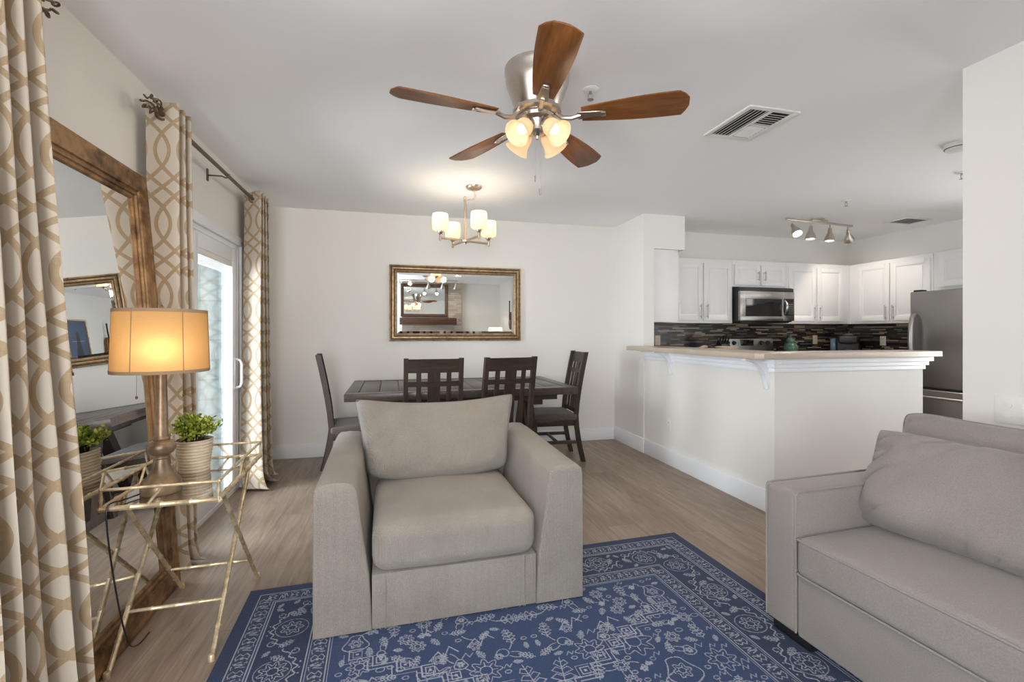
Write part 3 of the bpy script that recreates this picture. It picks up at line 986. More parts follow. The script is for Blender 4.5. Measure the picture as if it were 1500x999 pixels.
# ------------------------------------------------------------------ sofa
def make_sofa():
    r = thing('sofa', 'taupe velvet sofa with square arms against the right wall', 'sofa', (1.497, 1.612, 0.0), R(2.6))
    f = M['sofa_fabric']
    def pipe(pts, parent, rad=.005):
        B().tube(pts, rad, 6).build('piping', f, parent)
    for y1 in (0.0, -1.90):
        y0 = y1 - .145
        a = B().b((0, y0, .046), (.90, y1, .602), .022, 4).build('arm', f, r)
        pipe([(.004, y0 + .004, .055), (.004, y0 + .004, .585), (.012, y0 + .004, .599), (.03, y0 + .004, .601), (.88, y0 + .004, .601)], a)
        pipe([(.004, y1 - .004, .055), (.004, y1 - .004, .585), (.012, y1 - .004, .599), (.03, y1 - .004, .601), (.88, y1 - .004, .601)], a)
    B().b((.004, -1.90, .046), (.88, -.145, .285), .012, 3).build('base', f, r)
    B().b((.70, -1.895, .285), (.90, -.15, .78), .05, 4).build('backrest', f, r)
    def crown(p):
        q = Vector(p)
        u, v = p.x / .40, p.y / .875
        if p.z > 0:
            q.z += .020 * max(0, 1 - u ** 4) * max(0, 1 - v ** 4)
        q.z += .004 * mnoise.noise(Vector((p.x * 4, p.y * 4, 1.0)))
        return q
    sc_ = soft_box((.385, -1.022, .360), (.395, .874, .075), .03, crown, 24).build('seat_cushion', f, r, angle=70)
    for z in (.292, .424):
        pipe([(.40, -.150, z), (.02, -.150, z), (-.003, -.156, z), (-.0085, -.18, z), (-.0085, -1.86, z), (-.003, -1.89, z)], sc_, .0045)
    # rear loose cushion, showing above the front one
    b, per = pillow(.74, .80, .465, .22, sag=.012, ear=.01, seed=11, wr=.014, rnd_=.07, pinch=.42)
    mt = Matrix.Translation((.66, -.42, .415)) @ Matrix.Rotation(R(-90), 4, 'Z') @ Matrix.Rotation(R(-14), 4, 'X')
    b.bm.transform(mt)
    c = b.build('back_cushion', f, r, angle=80)
    pipe([mt @ p for p in per], c)
    b, per = pillow(1.0, .96, .41, .29, sag=.004, ear=.006, seed=23, wr=.025, bot=.0, n=60, rnd_=.035, pinch=.42)
    mt = Matrix.Translation((.43, -.55, .425)) @ Matrix.Rotation(R(-86), 4, 'Z') @ Matrix.Rotation(R(-24), 4, 'X')
    b.bm.transform(mt)
    c = b.build('back_cushion', f, r, angle=80)
    pipe([mt @ p for p in per], c)
    for x, zf in ((.055, .0135), (.83, .0)):
        for y in (-.115, -1.93):
            B().b((x - .045, y - .085, zf), (x + .045, y + .085, .05), .004).build('foot', M['black'], r)
    return r
make_sofa()

# ------------------------------------------------------------------ dining table and chairs
def make_table():
    r = thing('dining_table', 'dark espresso plank dining table with crossed trestle legs', 'table', (.56, 4.20, 0), R(.6))
    top = B()
    n = 11
    W0, D = 1.89, 1.05
    for k in range(n):
        x0 = -W0 / 2 + .10 + (W0 - .20) * k / n
        top.b((x0 + .002, -D / 2 + .09, .715), (x0 + (W0 - .20) / n - .002, D / 2 - .09, .758), .003)
    top.b((-W0 / 2, -D / 2, .700), (W0 / 2, -D / 2 + .088, .760), .004); top.b((-W0 / 2, D / 2 - .088, .700), (W0 / 2, D / 2, .760), .004)
    top.b((-W0 / 2, -D / 2 + .09, .700), (-W0 / 2 + .098, D / 2 - .09, .760), .004); top.b((W0 / 2 - .098, -D / 2 + .09, .700), (W0 / 2, D / 2 - .09, .760), .004)
    top.build('tabletop', M['espresso_y'], r)
    B().b((-.80, -.40, .645), (.80, -.37, .700)).b((-.80, .37, .645), (.80, .40, .700)).b((-.80, -.37, .645), (-.77, .37, .70)).b((.77, -.37, .645), (.80, .37, .70)).build('apron', M['espresso_x'], r)
    for x in (-.60, .63):
        b = B()
        b.b((x - .045, -.40, 0), (x + .045, .40, .07), .006)
        b.b((x - .045, -.38, .60), (x + .045, .38, .70), .004)
        for s in (-1, 1):
            b.prism([(s * .34, .07), (s * .25, .07), (s * .02, .60), (s * .11, .60)], x - .04, x + .04, 'x')
        b.build('trestle_leg', M['espresso'], r)
    B().b((-.60, -.05, .16), (.63, .05, .24), .006).build('stretcher', M['espresso_x'], r)
    return r
make_table()

def make_chair():
    # local: seat faces +y, backrest towards -y; floor at z=0
    r = thing('dining_chair', '', 'chair', (0, 0, 0), 0, 'dining chairs around the dark table')
    w_, sd = .218, .42
    wd = M['espresso']
    def backy(z):      # curve of the rear posts
        return -.20 - (.10 * max(0, (z - .44) / .60) ** 1.35 if z > .44 else .075 * ((.44 - z) / .44) ** 1.6)
    zs = [0, .08, .16, .25, .34, .44, .56, .68, .80, .92, 1.04]
    for s in (-1, 1):
        b = B()
        x = s * (w_ - .018)
        rings = []
        for z in zs:
            y = backy(z)
            xx = x * (1.0 - .06 * max(0, (.44 - z)) if z < .44 else 1.0 - .02 * (z - .44))
            a, d = .016, .021
            rings.append([b.bm.verts.new(p) for p in ((xx - a, y - d, z), (xx + a, y - d, z), (xx + a, y + d, z), (xx - a, y + d, z))])
        for p, q in zip(rings, rings[1:]):
            for i in range(4):
                b.bm.faces.new((p[i], p[(i + 1) % 4], q[(i + 1) % 4], q[i]))
        b.bm.faces.new(rings[0][::-1]); b.bm.faces.new(rings[-1])
        b.build('rear_leg', wd, r, angle=30)
        b = B()
        xf = s * (w_ - .02)
        b.prism([(xf - .021, .20 - .02), (xf + .021, .20 - .02), (xf + .021, .20 + .022), (xf - .021, .20 + .022)], 0, .405, 'z', .003, 1)
        b.build('front_leg', wd, r)
    b = B()
    b.b((-w_ + .01, .185, .345), (w_ - .01, .212, .405), .003); b.b((-w_ + .02, -.205, .345), (w_ - .02, -.18, .405), .003)
    b.b((-w_ + .006, -.19, .345), (-w_ + .032, .19, .405), .003); b.b((w_ - .032, -.19, .345), (w_ - .006, .19, .405), .003)
    b.build('apron', M['espresso_x'], r)
    b = B()
    for s in (-1, 1):
        b.b((s * (w_ - .02) - .011, -.215, .175), (s * (w_ - .02) + .011, .185, .205), .002)
    b.b((-w_ + .02, -.03, .178), (w_ - .02, -.01, .202), .002)
    b.build('stretcher', M['espresso_y'], r)
    def crown(p):
        q = Vector(p)
        u, v = p.x / .235, p.y / .21
        if p.z > -.01:
            q.z += .022 * max(0, 1 - u * u) * max(0, 1 - v * v)
        return q
    soft_box((0, .012, .428), (.232, .218, .026), .020, crown, 10).build('seat', M['seat_fabric'], r, angle=60)
    def panel(x0, x1, z0, z1, th=.018, n=6, bow=.012):
        b = B()
        g = []
        zz = [z0 + (z1 - z0) * i / n for i in range(n + 1)]
        xx = [x0 + (x1 - x0) * i / 6 for i in range(7)]
        def P(x, z, s):
            return (x, backy(z) - .006 - bow * (1 - (x / w_) ** 2) + s * th / 2, z)
        for s in (-1, 1):
            b.grid([[P(x, z, s) for x in xx] for z in zz])
        for x in (x0, x1): b.grid([[P(x, z, s) for s in (-1, 1)] for z in zz])
        for z in (z0, z1): b.grid([[P(x, z, s) for s in (-1, 1)] for x in xx])
        bmesh.ops.remove_doubles(b.bm, verts=b.bm.verts[:], dist=.0003)
        return b
    iw = w_ - .033
    panel(-iw, iw, .934, 1.034).build('top_rail', M['espresso_x'], r)
    panel(-iw, iw, .832, .870).build('middle_rail', M['espresso_x'], r)
    panel(-iw, iw, .455, .490).build('lower_rail', M['espresso_x'], r)
    panel(-.045, .045, .488, .936, .014, 10).build('back_splat', wd, r)
    for s in (-1, 1):
        panel(s * .108 - .017, s * .108 + .017, .488, .936, .013, 10).build('back_slat', wd, r)
    return r
ch = make_chair()
places = [
    ((.262, 3.66), 1, 'dark slat-back dining chair behind the armchair, left of the near pair'),
    ((.800, 3.70), 10, 'dark slat-back dining chair behind the armchair, right of the near pair'),
    ((-.335, 4.22), -83, 'dark slat-back dining chair at the left end of the table, seen edge on'),
    ((1.47, 4.31), 86, 'dark slat-back dining chair with brown seat at the right end of the table'),
]
for i, ((x, y), a, lab) in enumerate(places):
    o = ch if i == 0 else copy_tree(ch)
    o.location = (x, y, 0)
    o.rotation_euler = (0, 0, R(a))
    o['label'] = lab

# ------------------------------------------------------------------ mirrors
def frame_profile(b, w, h, steps, fw):
    """rectangular moulding in the xz plane, front towards -y; steps = [(inset, depth)] across the frame width"""
    rings = []
    for ins, d in steps:
        rings.append([(-w / 2 + ins, -d, ins), (w / 2 - ins, -d, ins), (w / 2 - ins, -d, h - ins), (-w / 2 + ins, -d, h - ins)])
    vs = [[b.bm.verts.new(p) for p in r_] for r_ in rings]
    for a, c in zip(vs, vs[1:]):
        for i in range(4):
            b.bm.faces.new((a[i], a[(i + 1) % 4], c[(i + 1) % 4], c[i]))
    return b
def mirror_obj(name, label, w, h, fw, th, frame_m, steps, glass_y, bevel, parts=True):
    r = thing(name, label, 'mirror')
    b = frame_profile(B(), w, h, steps, fw)
    b.build('frame', frame_m, r, angle=20)
    B().b((-w / 2 + .01, -.010, .01), (w / 2 - .01, -.001, h - .01)).build('backing', M['black'], r)
    if bevel:
        b = B()
        bw = .022
        o_ = [(-w / 2 + fw, -glass_y + .0025, fw), (w / 2 - fw, -glass_y + .0025, fw), (w / 2 - fw, -glass_y + .0025, h - fw), (-w / 2 + fw, -glass_y + .0025, h - fw)]
        i_ = [(-w / 2 + fw + bw, -glass_y, fw + bw), (w / 2 - fw - bw, -glass_y, fw + bw), (w / 2 - fw - bw, -glass_y, h - fw - bw), (-w / 2 + fw + bw, -glass_y, h - fw - bw)]
        ov = [b.bm.verts.new(p) for p in o_]; iv = [b.bm.verts.new(p) for p in i_]
        for k in range(4):
            b.bm.faces.new((ov[k], ov[(k + 1) % 4], iv[(k + 1) % 4], iv[k]))
        b.bm.faces.new(iv)
        b.build('glass', M['mirror'], r, angle=1)
    else:
        B().b((-w / 2 + fw - .004, -glass_y, fw - .004), (w / 2 - fw + .004, -glass_y + .004, h - fw + .004)).build('glass', M['mirror'], r)
    return r
st = [(0, .0), (0, .026), (.003, .033), (.012, .036), (.017, .030), (.018, .022), (.023, .022), (.025, .036), (.033, .045), (.043, .045), (.048, .036), (.050, .024), (.055, .024), (.057, .032), (.065, .035), (.072, .028), (.078, .020), (.082, .006)]
m1 = mirror_obj('wall_mirror', 'wide gold framed mirror on the wall over the dining table', 1.388, .783, .080, .04, M['gold_frame'], st, .018, True)
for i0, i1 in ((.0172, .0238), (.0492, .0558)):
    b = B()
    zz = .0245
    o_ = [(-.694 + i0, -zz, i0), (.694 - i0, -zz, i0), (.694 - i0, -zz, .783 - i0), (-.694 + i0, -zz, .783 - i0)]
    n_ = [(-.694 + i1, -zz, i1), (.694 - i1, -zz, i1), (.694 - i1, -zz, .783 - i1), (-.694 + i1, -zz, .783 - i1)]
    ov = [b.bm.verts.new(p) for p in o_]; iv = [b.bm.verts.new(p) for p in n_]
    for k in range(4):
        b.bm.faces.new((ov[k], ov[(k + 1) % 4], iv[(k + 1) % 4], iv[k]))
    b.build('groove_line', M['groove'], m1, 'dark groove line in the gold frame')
m1.location = (.627, YB, 1.138)

st2 = [(0, .0), (0, .030), (.006, .038), (.020, .040), (.030, .036), (.075, .040), (.088, .036), (.092, .028), (.098, .028), (.104, .034), (.112, .034), (.116, .026), (.128, .024), (.134, .018), (.136, .010)]
m2 = mirror_obj('floor_mirror', 'tall distressed bronze framed mirror leaning on the left wall', .79, 1.965, .134, .04, M['bronze_frame'], st2, .016, False)
LEAN, YAW = 4.15, 1.2
m2.location = (-1.047, 2.19, .002)
m2.rotation_euler = (R(-LEAN), 0, R(90 + YAW))

# over the mantel, opposite wall (seen only in the mirrors)
m3 = mirror_obj('mantel_mirror', 'brown wood framed mirror above the mantel, seen in the dining mirror', 1.10, .78, .07, .03, M['mantel'], [(0, 0), (0, .03), (.01, .036), (.05, .03), (.07, .02), (.072, .006)], .012, False)
m3.location = (.66, YR + .14, 1.61)
m3.rotation_euler = (0, 0, PI)
tag(B().b((.0, YR + .139, 1.42), (1.40, YR + .36, 1.58), .008).build('mantel_shelf', M['mantel']), 'thick dark wood mantel beam on the stone wall', 'shelf')

# ------------------------------------------------------------------ ceiling fan
def make_fan():
    r = thing('ceiling_fan', 'five blade cherry wood ceiling fan with four lit glass shades', 'ceiling fan', (.634, 2.045, H))
    r.rotation_euler = (0, 0, R(-14.1))
    B().lathe([(.1, 0), (.150, 0), (.150, -.022), (.146, -.030), (.146, -.062), (.140, -.085), (.128, -.115), (.114, -.150), (.104, -.178), (.100, -.185), (0, -.185)], 48).build('motor_housing', M['nickel'], r)
    B().lathe([(0, -.186), (.104, -.186), (.112, -.190), (.112, -.204), (.104, -.210), (.092, -.212), (0, -.212)], 48).build('motor_ring', M['nickel'], r)
    B().lathe([(0, -.212), (.078, -.212), (.082, -.220), (.076, -.232), (.050, -.242), (.042, -.262), (.042, -.288), (.030, -.302), (.012, -.310), (.008, -.322), (0, -.324)], 36).build('light_hub', M['nickel'], r)
    outline = []
    L0, L1 = .205, .665
    def halfw(t):
        return .045 + .031 * math.sin(min(1, t * 1.25) * PI / 2)
    n = 16
    up = [(L0 + (L1 - L0) * (i / n), halfw(i / n)) for i in range(n + 1)]
    left = [(x, w_) for x, w_ in up[:-1]] + [(L1 - .030, halfw(.95)), (L1 - .012, .052), (L1, .020)]
    right = [(L1 - .002, -.030), (L1 - .02, -.056), (L1 - .045, -halfw(.92))] + [(x, -w_) for x, w_ in up[:-2][::-1]]
    poly = left + right
    for k, a in enumerate((-172, -100, -28, 44, 116)):
        ang = R(a + 14.1)
        rot = Matrix.Rotation(ang, 4, 'Z')
        bm_ = Matrix.Rotation(ang, 4, 'Z') @ Matrix.Translation((0, 0, -.228)) @ Matrix.Rotation(R(-12), 4, 'X')
        b = B().prism(poly, -.003, .003, 'z', .0012, 1)
        o = b.build('blade', M['blade'], r, angle=50)
        o.matrix_local = bm_
        ir = B()
        ir.tube([(.085, 0, .026), (.12, .0, -.010), (.16, 0, -.016), (.20, 0, -.006)], [.012, .011, .011, .010], 8)
        ir.prism([(.19, -.026), (.30, -.015), (.312, 0), (.30, .015), (.19, .026), (.175, 0)], -.0095, -.0032, 'z', .002, 1)
        ir.box((.302, 0, -.010), (.022, .026, .010), .002)
        o2 = ir.build('blade_iron', M['nickel'], o)
    for k in range(4):
        a = R(45 + 90 * k)
        d = Vector((math.cos(a), math.sin(a), 0))
        ax = (d * .74 + Vector((0, 0, -.67))).normalized()
        base = d * .052 + Vector((0, 0, -.262))
        q = Vector((0, 0, 1)).rotation_difference(ax).to_matrix().to_4x4()
        mt = Matrix.Translation(base) @ q
        h = B().tube([d * .035 + Vector((0, 0, -.255)), base + ax * .012], .012, 10)
        h.lathe([(0, .0), (.022, .0), (.026, .006), (.026, .020), (.022, .026), (0, .026)], 20, mt)
        sk = h.build('lamp_socket', M['nickel'], r)
        prof = [(.022, .016), (.032, .022), (.039, .036), (.0415, .056), (.043, .076), (.049, .094), (.058, .108), (.060, .112), (.056, .109), (.047, .096), (.0405, .076), (.039, .056), (.0365, .038), (.030, .026), (.022, .020)]
        g = B().lathe(prof, 32, mt, caps=False).build('glass_shade', M['frost'], sk, angle=60)
        bl = B().lathe([(0, .026), (.012, .030), (.021, .048), (.024, .062), (.021, .076), (.012, .086), (0, .089)], 18, mt).build('bulb', M['bulb'], sk, angle=80)
        bulb_light(r, base + ax * .075 + d * .0, .30, .022, (1.0, .78, .54))
        bulb_light(r, base + ax * .118, 7.0, .045, (1.0, .80, .58), R(165), Vector((0, 0, -1)).rotation_difference(ax).to_euler())
    B().tube([(.012, -.028, -.300), (.012, -.028, -.56)], .0013, 5).lathe([(0, 0), (.004, .004), (.004, .03), (0, .034)], 10, Matrix.Translation((.012, -.028, -.59))).build('pull_chain', M['chrome'], r)
    B().tube([(-.010, -.030, -.300), (-.010, -.030, -.50)], .0013, 5).lathe([(0, 0), (.004, .004), (.004, .03), (0, .034)], 10, Matrix.Translation((-.010, -.030, -.53))).build('pull_chain', M['chrome'], r)
    return r
make_fan()

# ------------------------------------------------------------------ chandelier
def make_chandelier():
    r = thing('chandelier', 'small four arm chandelier with lit drum glasses over the dining table', 'chandelier', (.555, 3.79, 0))
    m = M['champagne']
    B().lathe([(0, H), (.068, H), (.068, H - .008), (.060, H - .020), (.030, H - .030), (0, H - .032)], 32, Matrix.Translation((.073, .01, 0))).build('canopy', m, r)
    ch_ = B()
    pts = [Vector((.073 - .080 * t ** 1.4 + .028 * math.sin(PI * t), .01 - .01 * t, H - .032 - .085 * t - .03 * math.sin(PI * t))) for t in [i / 9 for i in range(10)]]
    for i, (p, q) in enumerate(zip(pts, pts[1:])):
        d = (q - p).normalized()
        sd = Vector((0, 1, 0)) if i % 2 else d.cross(Vector((0, 1, 0))).normalized()
        mid = (p + q) / 2
        hl = (q - p).length * .62
        ch_.tube([mid + d * hl * math.cos(a) + sd * .0075 * math.sin(a) for a in [2 * PI * k / 12 for k in range(12)]], .0022, 5, closed=True)
    ch_.tube(pts, .0022, 6)
    ch_.build('chain', m, r)
    b = B().cyl((0, 0, 1.975), (0, 0, 2.31), .0105, None, 16)
    b.lathe([(0, 1.952), (.010, 1.956), (.014, 1.966), (.030, 1.972), (.032, 1.985), (.026, 1.996), (.012, 2.0)], 20)
    b.lathe([(.0105, 2.30), (.014, 2.304), (.014, 2.318), (.006, 2.325), (0, 2.325)], 16)
    b.tube([(0 + .012 * math.cos(a), 0, 2.335 + .014 * math.sin(a)) for a in [2 * PI * k / 14 for k in range(14)]], .003, 6, closed=True)
    b.build('stem', m, r)
    for k in range(4):
        a = R(20 + 90 * k)
        d = Vector((math.cos(a), math.sin(a), 0))
        e = d * .225
        mt = Matrix.Rotation(a, 3, 'Z')
        b = B().box(d * .125 + Vector((0, 0, 1.983)), (.215, .010, .018), .002, 1, mt)
        b.cyl(e + Vector((0, 0, 1.960)), e + Vector((0, 0, 2.010)), .0095, None, 14)
        b.lathe([(.0095, 2.008), (.014, 2.012), (.022, 2.024), (.026, 2.036), (.026, 2.042), (0, 2.042)], 20, Matrix.Translation(e))
        arm = b.build('arm', m, r)
        prof = [(.026, 2.036), (.050, 2.040), (.060, 2.048), (.064, 2.060), (.066, 2.110), (.063, 2.160), (.060, 2.172), (.057, 2.172), (.060, 2.160), (.063, 2.110), (.061, 2.062), (.056, 2.052), (.046, 2.045), (.026, 2.041)]
        B().lathe(prof, 32, Matrix.Translation(e), caps=False).build('glass_shade', M['frost_c'], arm, angle=60)
        B().lathe([(0, 2.042), (.012, 2.046), (.022, 2.075), (.024, 2.095), (.018, 2.115), (0, 2.125)], 16, Matrix.Translation(e)).build('bulb', M['bulb'], arm, angle=80)
        bulb_light(r, e + Vector((0, 0, 2.166)), .75, .03, (1.0, .86, .68))
    return r
make_chandelier()

# ------------------------------------------------------------------ curtains and rods
def make_curtain(label, y0, y1, yb0, yb1, xt, xb, nf, amp, ztop, phase=0.0, flip=1, pud=0.0, u0=0.0, taper=1.0, shear=0.0):
    """pleated panel hanging along the left wall; y0..y1 at the rod, yb0..yb1 at the floor"""
    nu, nv = int(nf * 22), 70
    b = B()
    uvs = {}
    rows = []
    # arc length of the fabric at the top for the pattern
    def wave(s, v):
        p = 2 * PI * nf * s + phase
        k = math.sin(p)
        k = math.copysign(abs(k) ** .85, k)
        return k + .18 * math.sin(2.3 * p + 3 * v) * v
    us = [u0]
    for i in range(nu):
        s0, s1 = i / nu, (i + 1) / nu
        dy = (y1 - y0) / nu
        dxx = amp * (wave(s1, 0) - wave(s0, 0))
        us.append(us[-1] + math.hypot(dy, dxx))
    for j in range(nv + 1):
        v = j / nv                     # 0 at the top
        row = []
        for i in range(nu + 1):
            s = i / nu
            ya = y0 + (y1 - y0) * s
            yc = yb0 + (yb1 - yb0) * s
            e = v ** 1.3
            y = ya + (yc - ya) * e
            x = xt + (xb - xt) * v + amp * (1 + .25 * v) * (1 - (1 - taper) * v) * wave(s, v)
            y -= shear * (x - xt - (xb - xt) * v)
            z = ztop * (1 - v)
            n_ = mnoise.noise(Vector((s * 4, v * 3, phase)))
            x += .010 * n_ * v
            y += .012 * mnoise.noise(Vector((s * 3, v * 4, phase + 5))) * v
            if pud and v > .93:
                k = (v - .93) / .07
                x += pud * k * k * (.6 + .8 * mnoise.noise(Vector((s * 6, 1, phase))))
                y += pud * .6 * k * k * math.sin(s * 9 + phase)
                z = max(z, .004 + .022 * (1 + mnoise.noise(Vector((s * 9, k, phase)))) * k)
            row.append(Vector((x, y, max(.003, z))))
        rows.append(row)
    vs = b.grid(rows)
    uvl = b.bm.loops.layers.uv.new('UVMap')
    key = {}
    for j, r_ in enumerate(vs):
        for i, v_ in enumerate(r_):
            key[v_] = (us[i], ztop * (1 - j / nv))
    for f in b.bm.faces:
        for l in f.loops:
            l[uvl].uv = key[l.vert]
    root = thing('curtain', label, 'curtain', (0, 0, 0), 0, 'trellis curtain panels on the left wall')
    pnl = b.build('fabric_panel', M['curtain'], root, angle=80)
    md = pnl.modifiers.new('thickness', 'SOLIDIFY'); md.thickness = .0022; md.offset = 0
    k = 0
    while k < 2 * nf:
        if (k % 2 == 0):
            gy = y0 + (y1 - y0) * (k + .5) / (2 * nf)
            grommet(root, xt, gy, ZR)
        k += 1
    return root
def grommet(root, x, y, z):
    mt = Matrix.Translation((x, y, z)) @ Matrix.Rotation(R(14), 4, 'Z') @ Matrix.Rotation(R(90), 4, 'X')
    B().lathe([(.0205, -.0035), (.0300, -.0035), (.0315, 0), (.0300, .0035), (.0205, .0035), (.0195, 0), (.0205, -.0035)], 28, mt, caps=False).build('grommet', M['iron'], root)

ZR = 2.268
RX = -1.085
cA = make_curtain('wide near cream trellis curtain at the left edge, beside the leaning mirror', 1.06, 1.705, 1.00, 1.80, -1.085, -1.00, 9.25, .066, 2.325, -PI / 2, u0=.02)
cB = make_curtain('middle tan trellis curtain behind the lamp, at the near side of the patio door', 2.535, 2.755, 2.66, 2.90, RX, -1.095, 3.25, .070, 2.325, -PI / 2, pud=.05, u0=.03, taper=.70, shear=.25)
cC = make_curtain('far trellis curtain in the corner, past the patio door', 3.975, 4.28, 3.94, 4.40, RX, -1.085, 4.25, .070, 2.325, -PI / 2, pud=.10, u0=.07, taper=.9, shear=.8)

def make_rod(label, y0, y1, fin_at, brackets):
    r = thing('curtain_rod', label, 'curtain rod', (RX, (y0 + y1) / 2, ZR))
    c = (y0 + y1) / 2
    B().cyl((0, y0 - c, 0), (0, y1 - c, 0), .0125, None, 16).build('rod', M['iron'], r)
    for yb in brackets:
        b = B()
        b.tube([(XL - RX + .004, yb - c, -.012), (-.03, yb - c, -.012), (-.005, yb - c, -.022), (.010, yb - c, -.014), (.016, yb - c, .004)], .005, 8)
        b.b((XL - RX, yb - c - .014, -.05), (XL - RX + .006, yb - c + .014, .03), .002)
        b.build('bracket', M['iron'], r)
    for ye in fin_at:
        sgn = -1 if ye == y0 else 1
        b = B()
        e = ye - c
        b.cyl((0, e, 0), (0, e + sgn * .03, 0), .015, None, 12)
        for k in range(7):
            a = 2 * PI * k / 7 + .3
            pts = []
            for i in range(13):
                t = i / 12
                rr = .010 + .026 * math.sin(PI * min(1, t * 1.05)) + (.008 * t * t)
                tw = a + t * .9
                pts.append((rr * math.cos(tw), e + sgn * (.025 + .070 * t), rr * math.sin(tw)))
            # little curl at the tip
            px_, py_, pz_ = pts[-1]
            for i in range(1, 9):
                q = i / 8 * 1.6 * PI
                pts.append((px_ + .009 * math.cos(a + 1) * (1 - math.cos(q)) , py_ + sgn * .008 * math.sin(q), pz_ + .009 * math.sin(a + 1) * (1 - math.cos(q))))
            b.tube(pts, .0036, 6)
        b.build('finial', M['iron'], r)
    return r
make_rod('bronze curtain rod with scroll finial above the patio door', 2.525, 4.36, [2.525], [3.42])
make_rod('bronze curtain rod of the near curtain, at the top left corner', -1.05, 1.70, [1.70], [.2])

# ------------------------------------------------------------------ tray table with lamp and plant
def make_tray():
    r = thing('tray_table', 'gold bamboo style folding tray table with mirrored top beside the leaning mirror', 'side table', (-.83, 2.235, 0), R(2.2))
    g = M['gold_leaf']
    hx, hy, zt, zr = .180, .320, .605, .672
    def bamboo(b, p, q, rad, nodes=6):
        p, q = Vector(p), Vector(q)
        L = (q - p).length
        pts, rs = [], []
        for k in range(nodes + 1):
            t = k / nodes
            for dt, rr in ((-.007, 1.0), (0, 1.32), (.007, 1.0)):
                u = t + dt / L
                if -1e-6 <= u <= 1 + 1e-6:
                    pts.append(p.lerp(q, u)); rs.append(rad * rr)
        b.tube(pts, rs, 8)
        return b
    cs = [(-hx, -hy), (hx, -hy), (hx, hy), (-hx, hy)]
    b = B()
    for i in range(4):
        a, c = cs[i], cs[(i + 1) % 4]
        bamboo(b, (*a, zt), (*c, zt), .0095, 4 if i % 2 == 0 else 6)
    b.build('tray_rim', g, r)
    b = B()
    for i in range(4):
        a, c = cs[i], cs[(i + 1) % 4]
        bamboo(b, (*a, zr), (*c, zr), .0055, 4 if i % 2 == 0 else 6)
        bamboo(b, (*a, zt), (*a, zr), .0055, 2)
        m = ((a[0] + c[0]) / 2, (a[1] + c[1]) / 2)
        d = Vector((c[0] - a[0], c[1] - a[1])).normalized() * .045
        for s in ((1,) if i % 2 == 0 else (-1, 1)):
            bamboo(b, (m[0] - d.x * s, m[1] - d.y * s, zt), (m[0] + d.x * .1 * s, m[1] + d.y * .1 * s, zr), .0048, 1)
    b.build('gallery_rail', g, r)
    B().b((-hx, -hy, zt - .003), (hx, hy, zt + .003)).build('tray_glass', M['tray_glass'], r)
    for x in (-hx + .018, hx - .018):
        for s in (-1, 1):
            b = bamboo(B(), (x + (.010 if s > 0 else -.010), s * .300, .0), (x + (.010 if s > 0 else -.010), -s * .235, zt - .010), .0088, 7)
            b.lathe([(0, 0), (.0115, 0), (.0115, .02), (.009, .024), (0, .024)], 12, Matrix.Translation((x + (.010 if s > 0 else -.010), s * .300, 0)))
            b.build('leg', g, r)
    for s in (-1, 1):
        z = .155
        y = s * .300 + (-s * .535) * z / (zt - .01)
        xo = .010 if s > 0 else -.010
        bamboo(B(), (-hx + .018 + xo, y, z), (hx - .018 + xo, y, z), .0068, 4).build('stretcher', g, r)
    B().tube([(-.30 * 0 - .05, -.235, zt - .012), (.05, -.235, zt - .012)], .003, 6).build('hinge_pin', g, r)
    return r
make_tray()

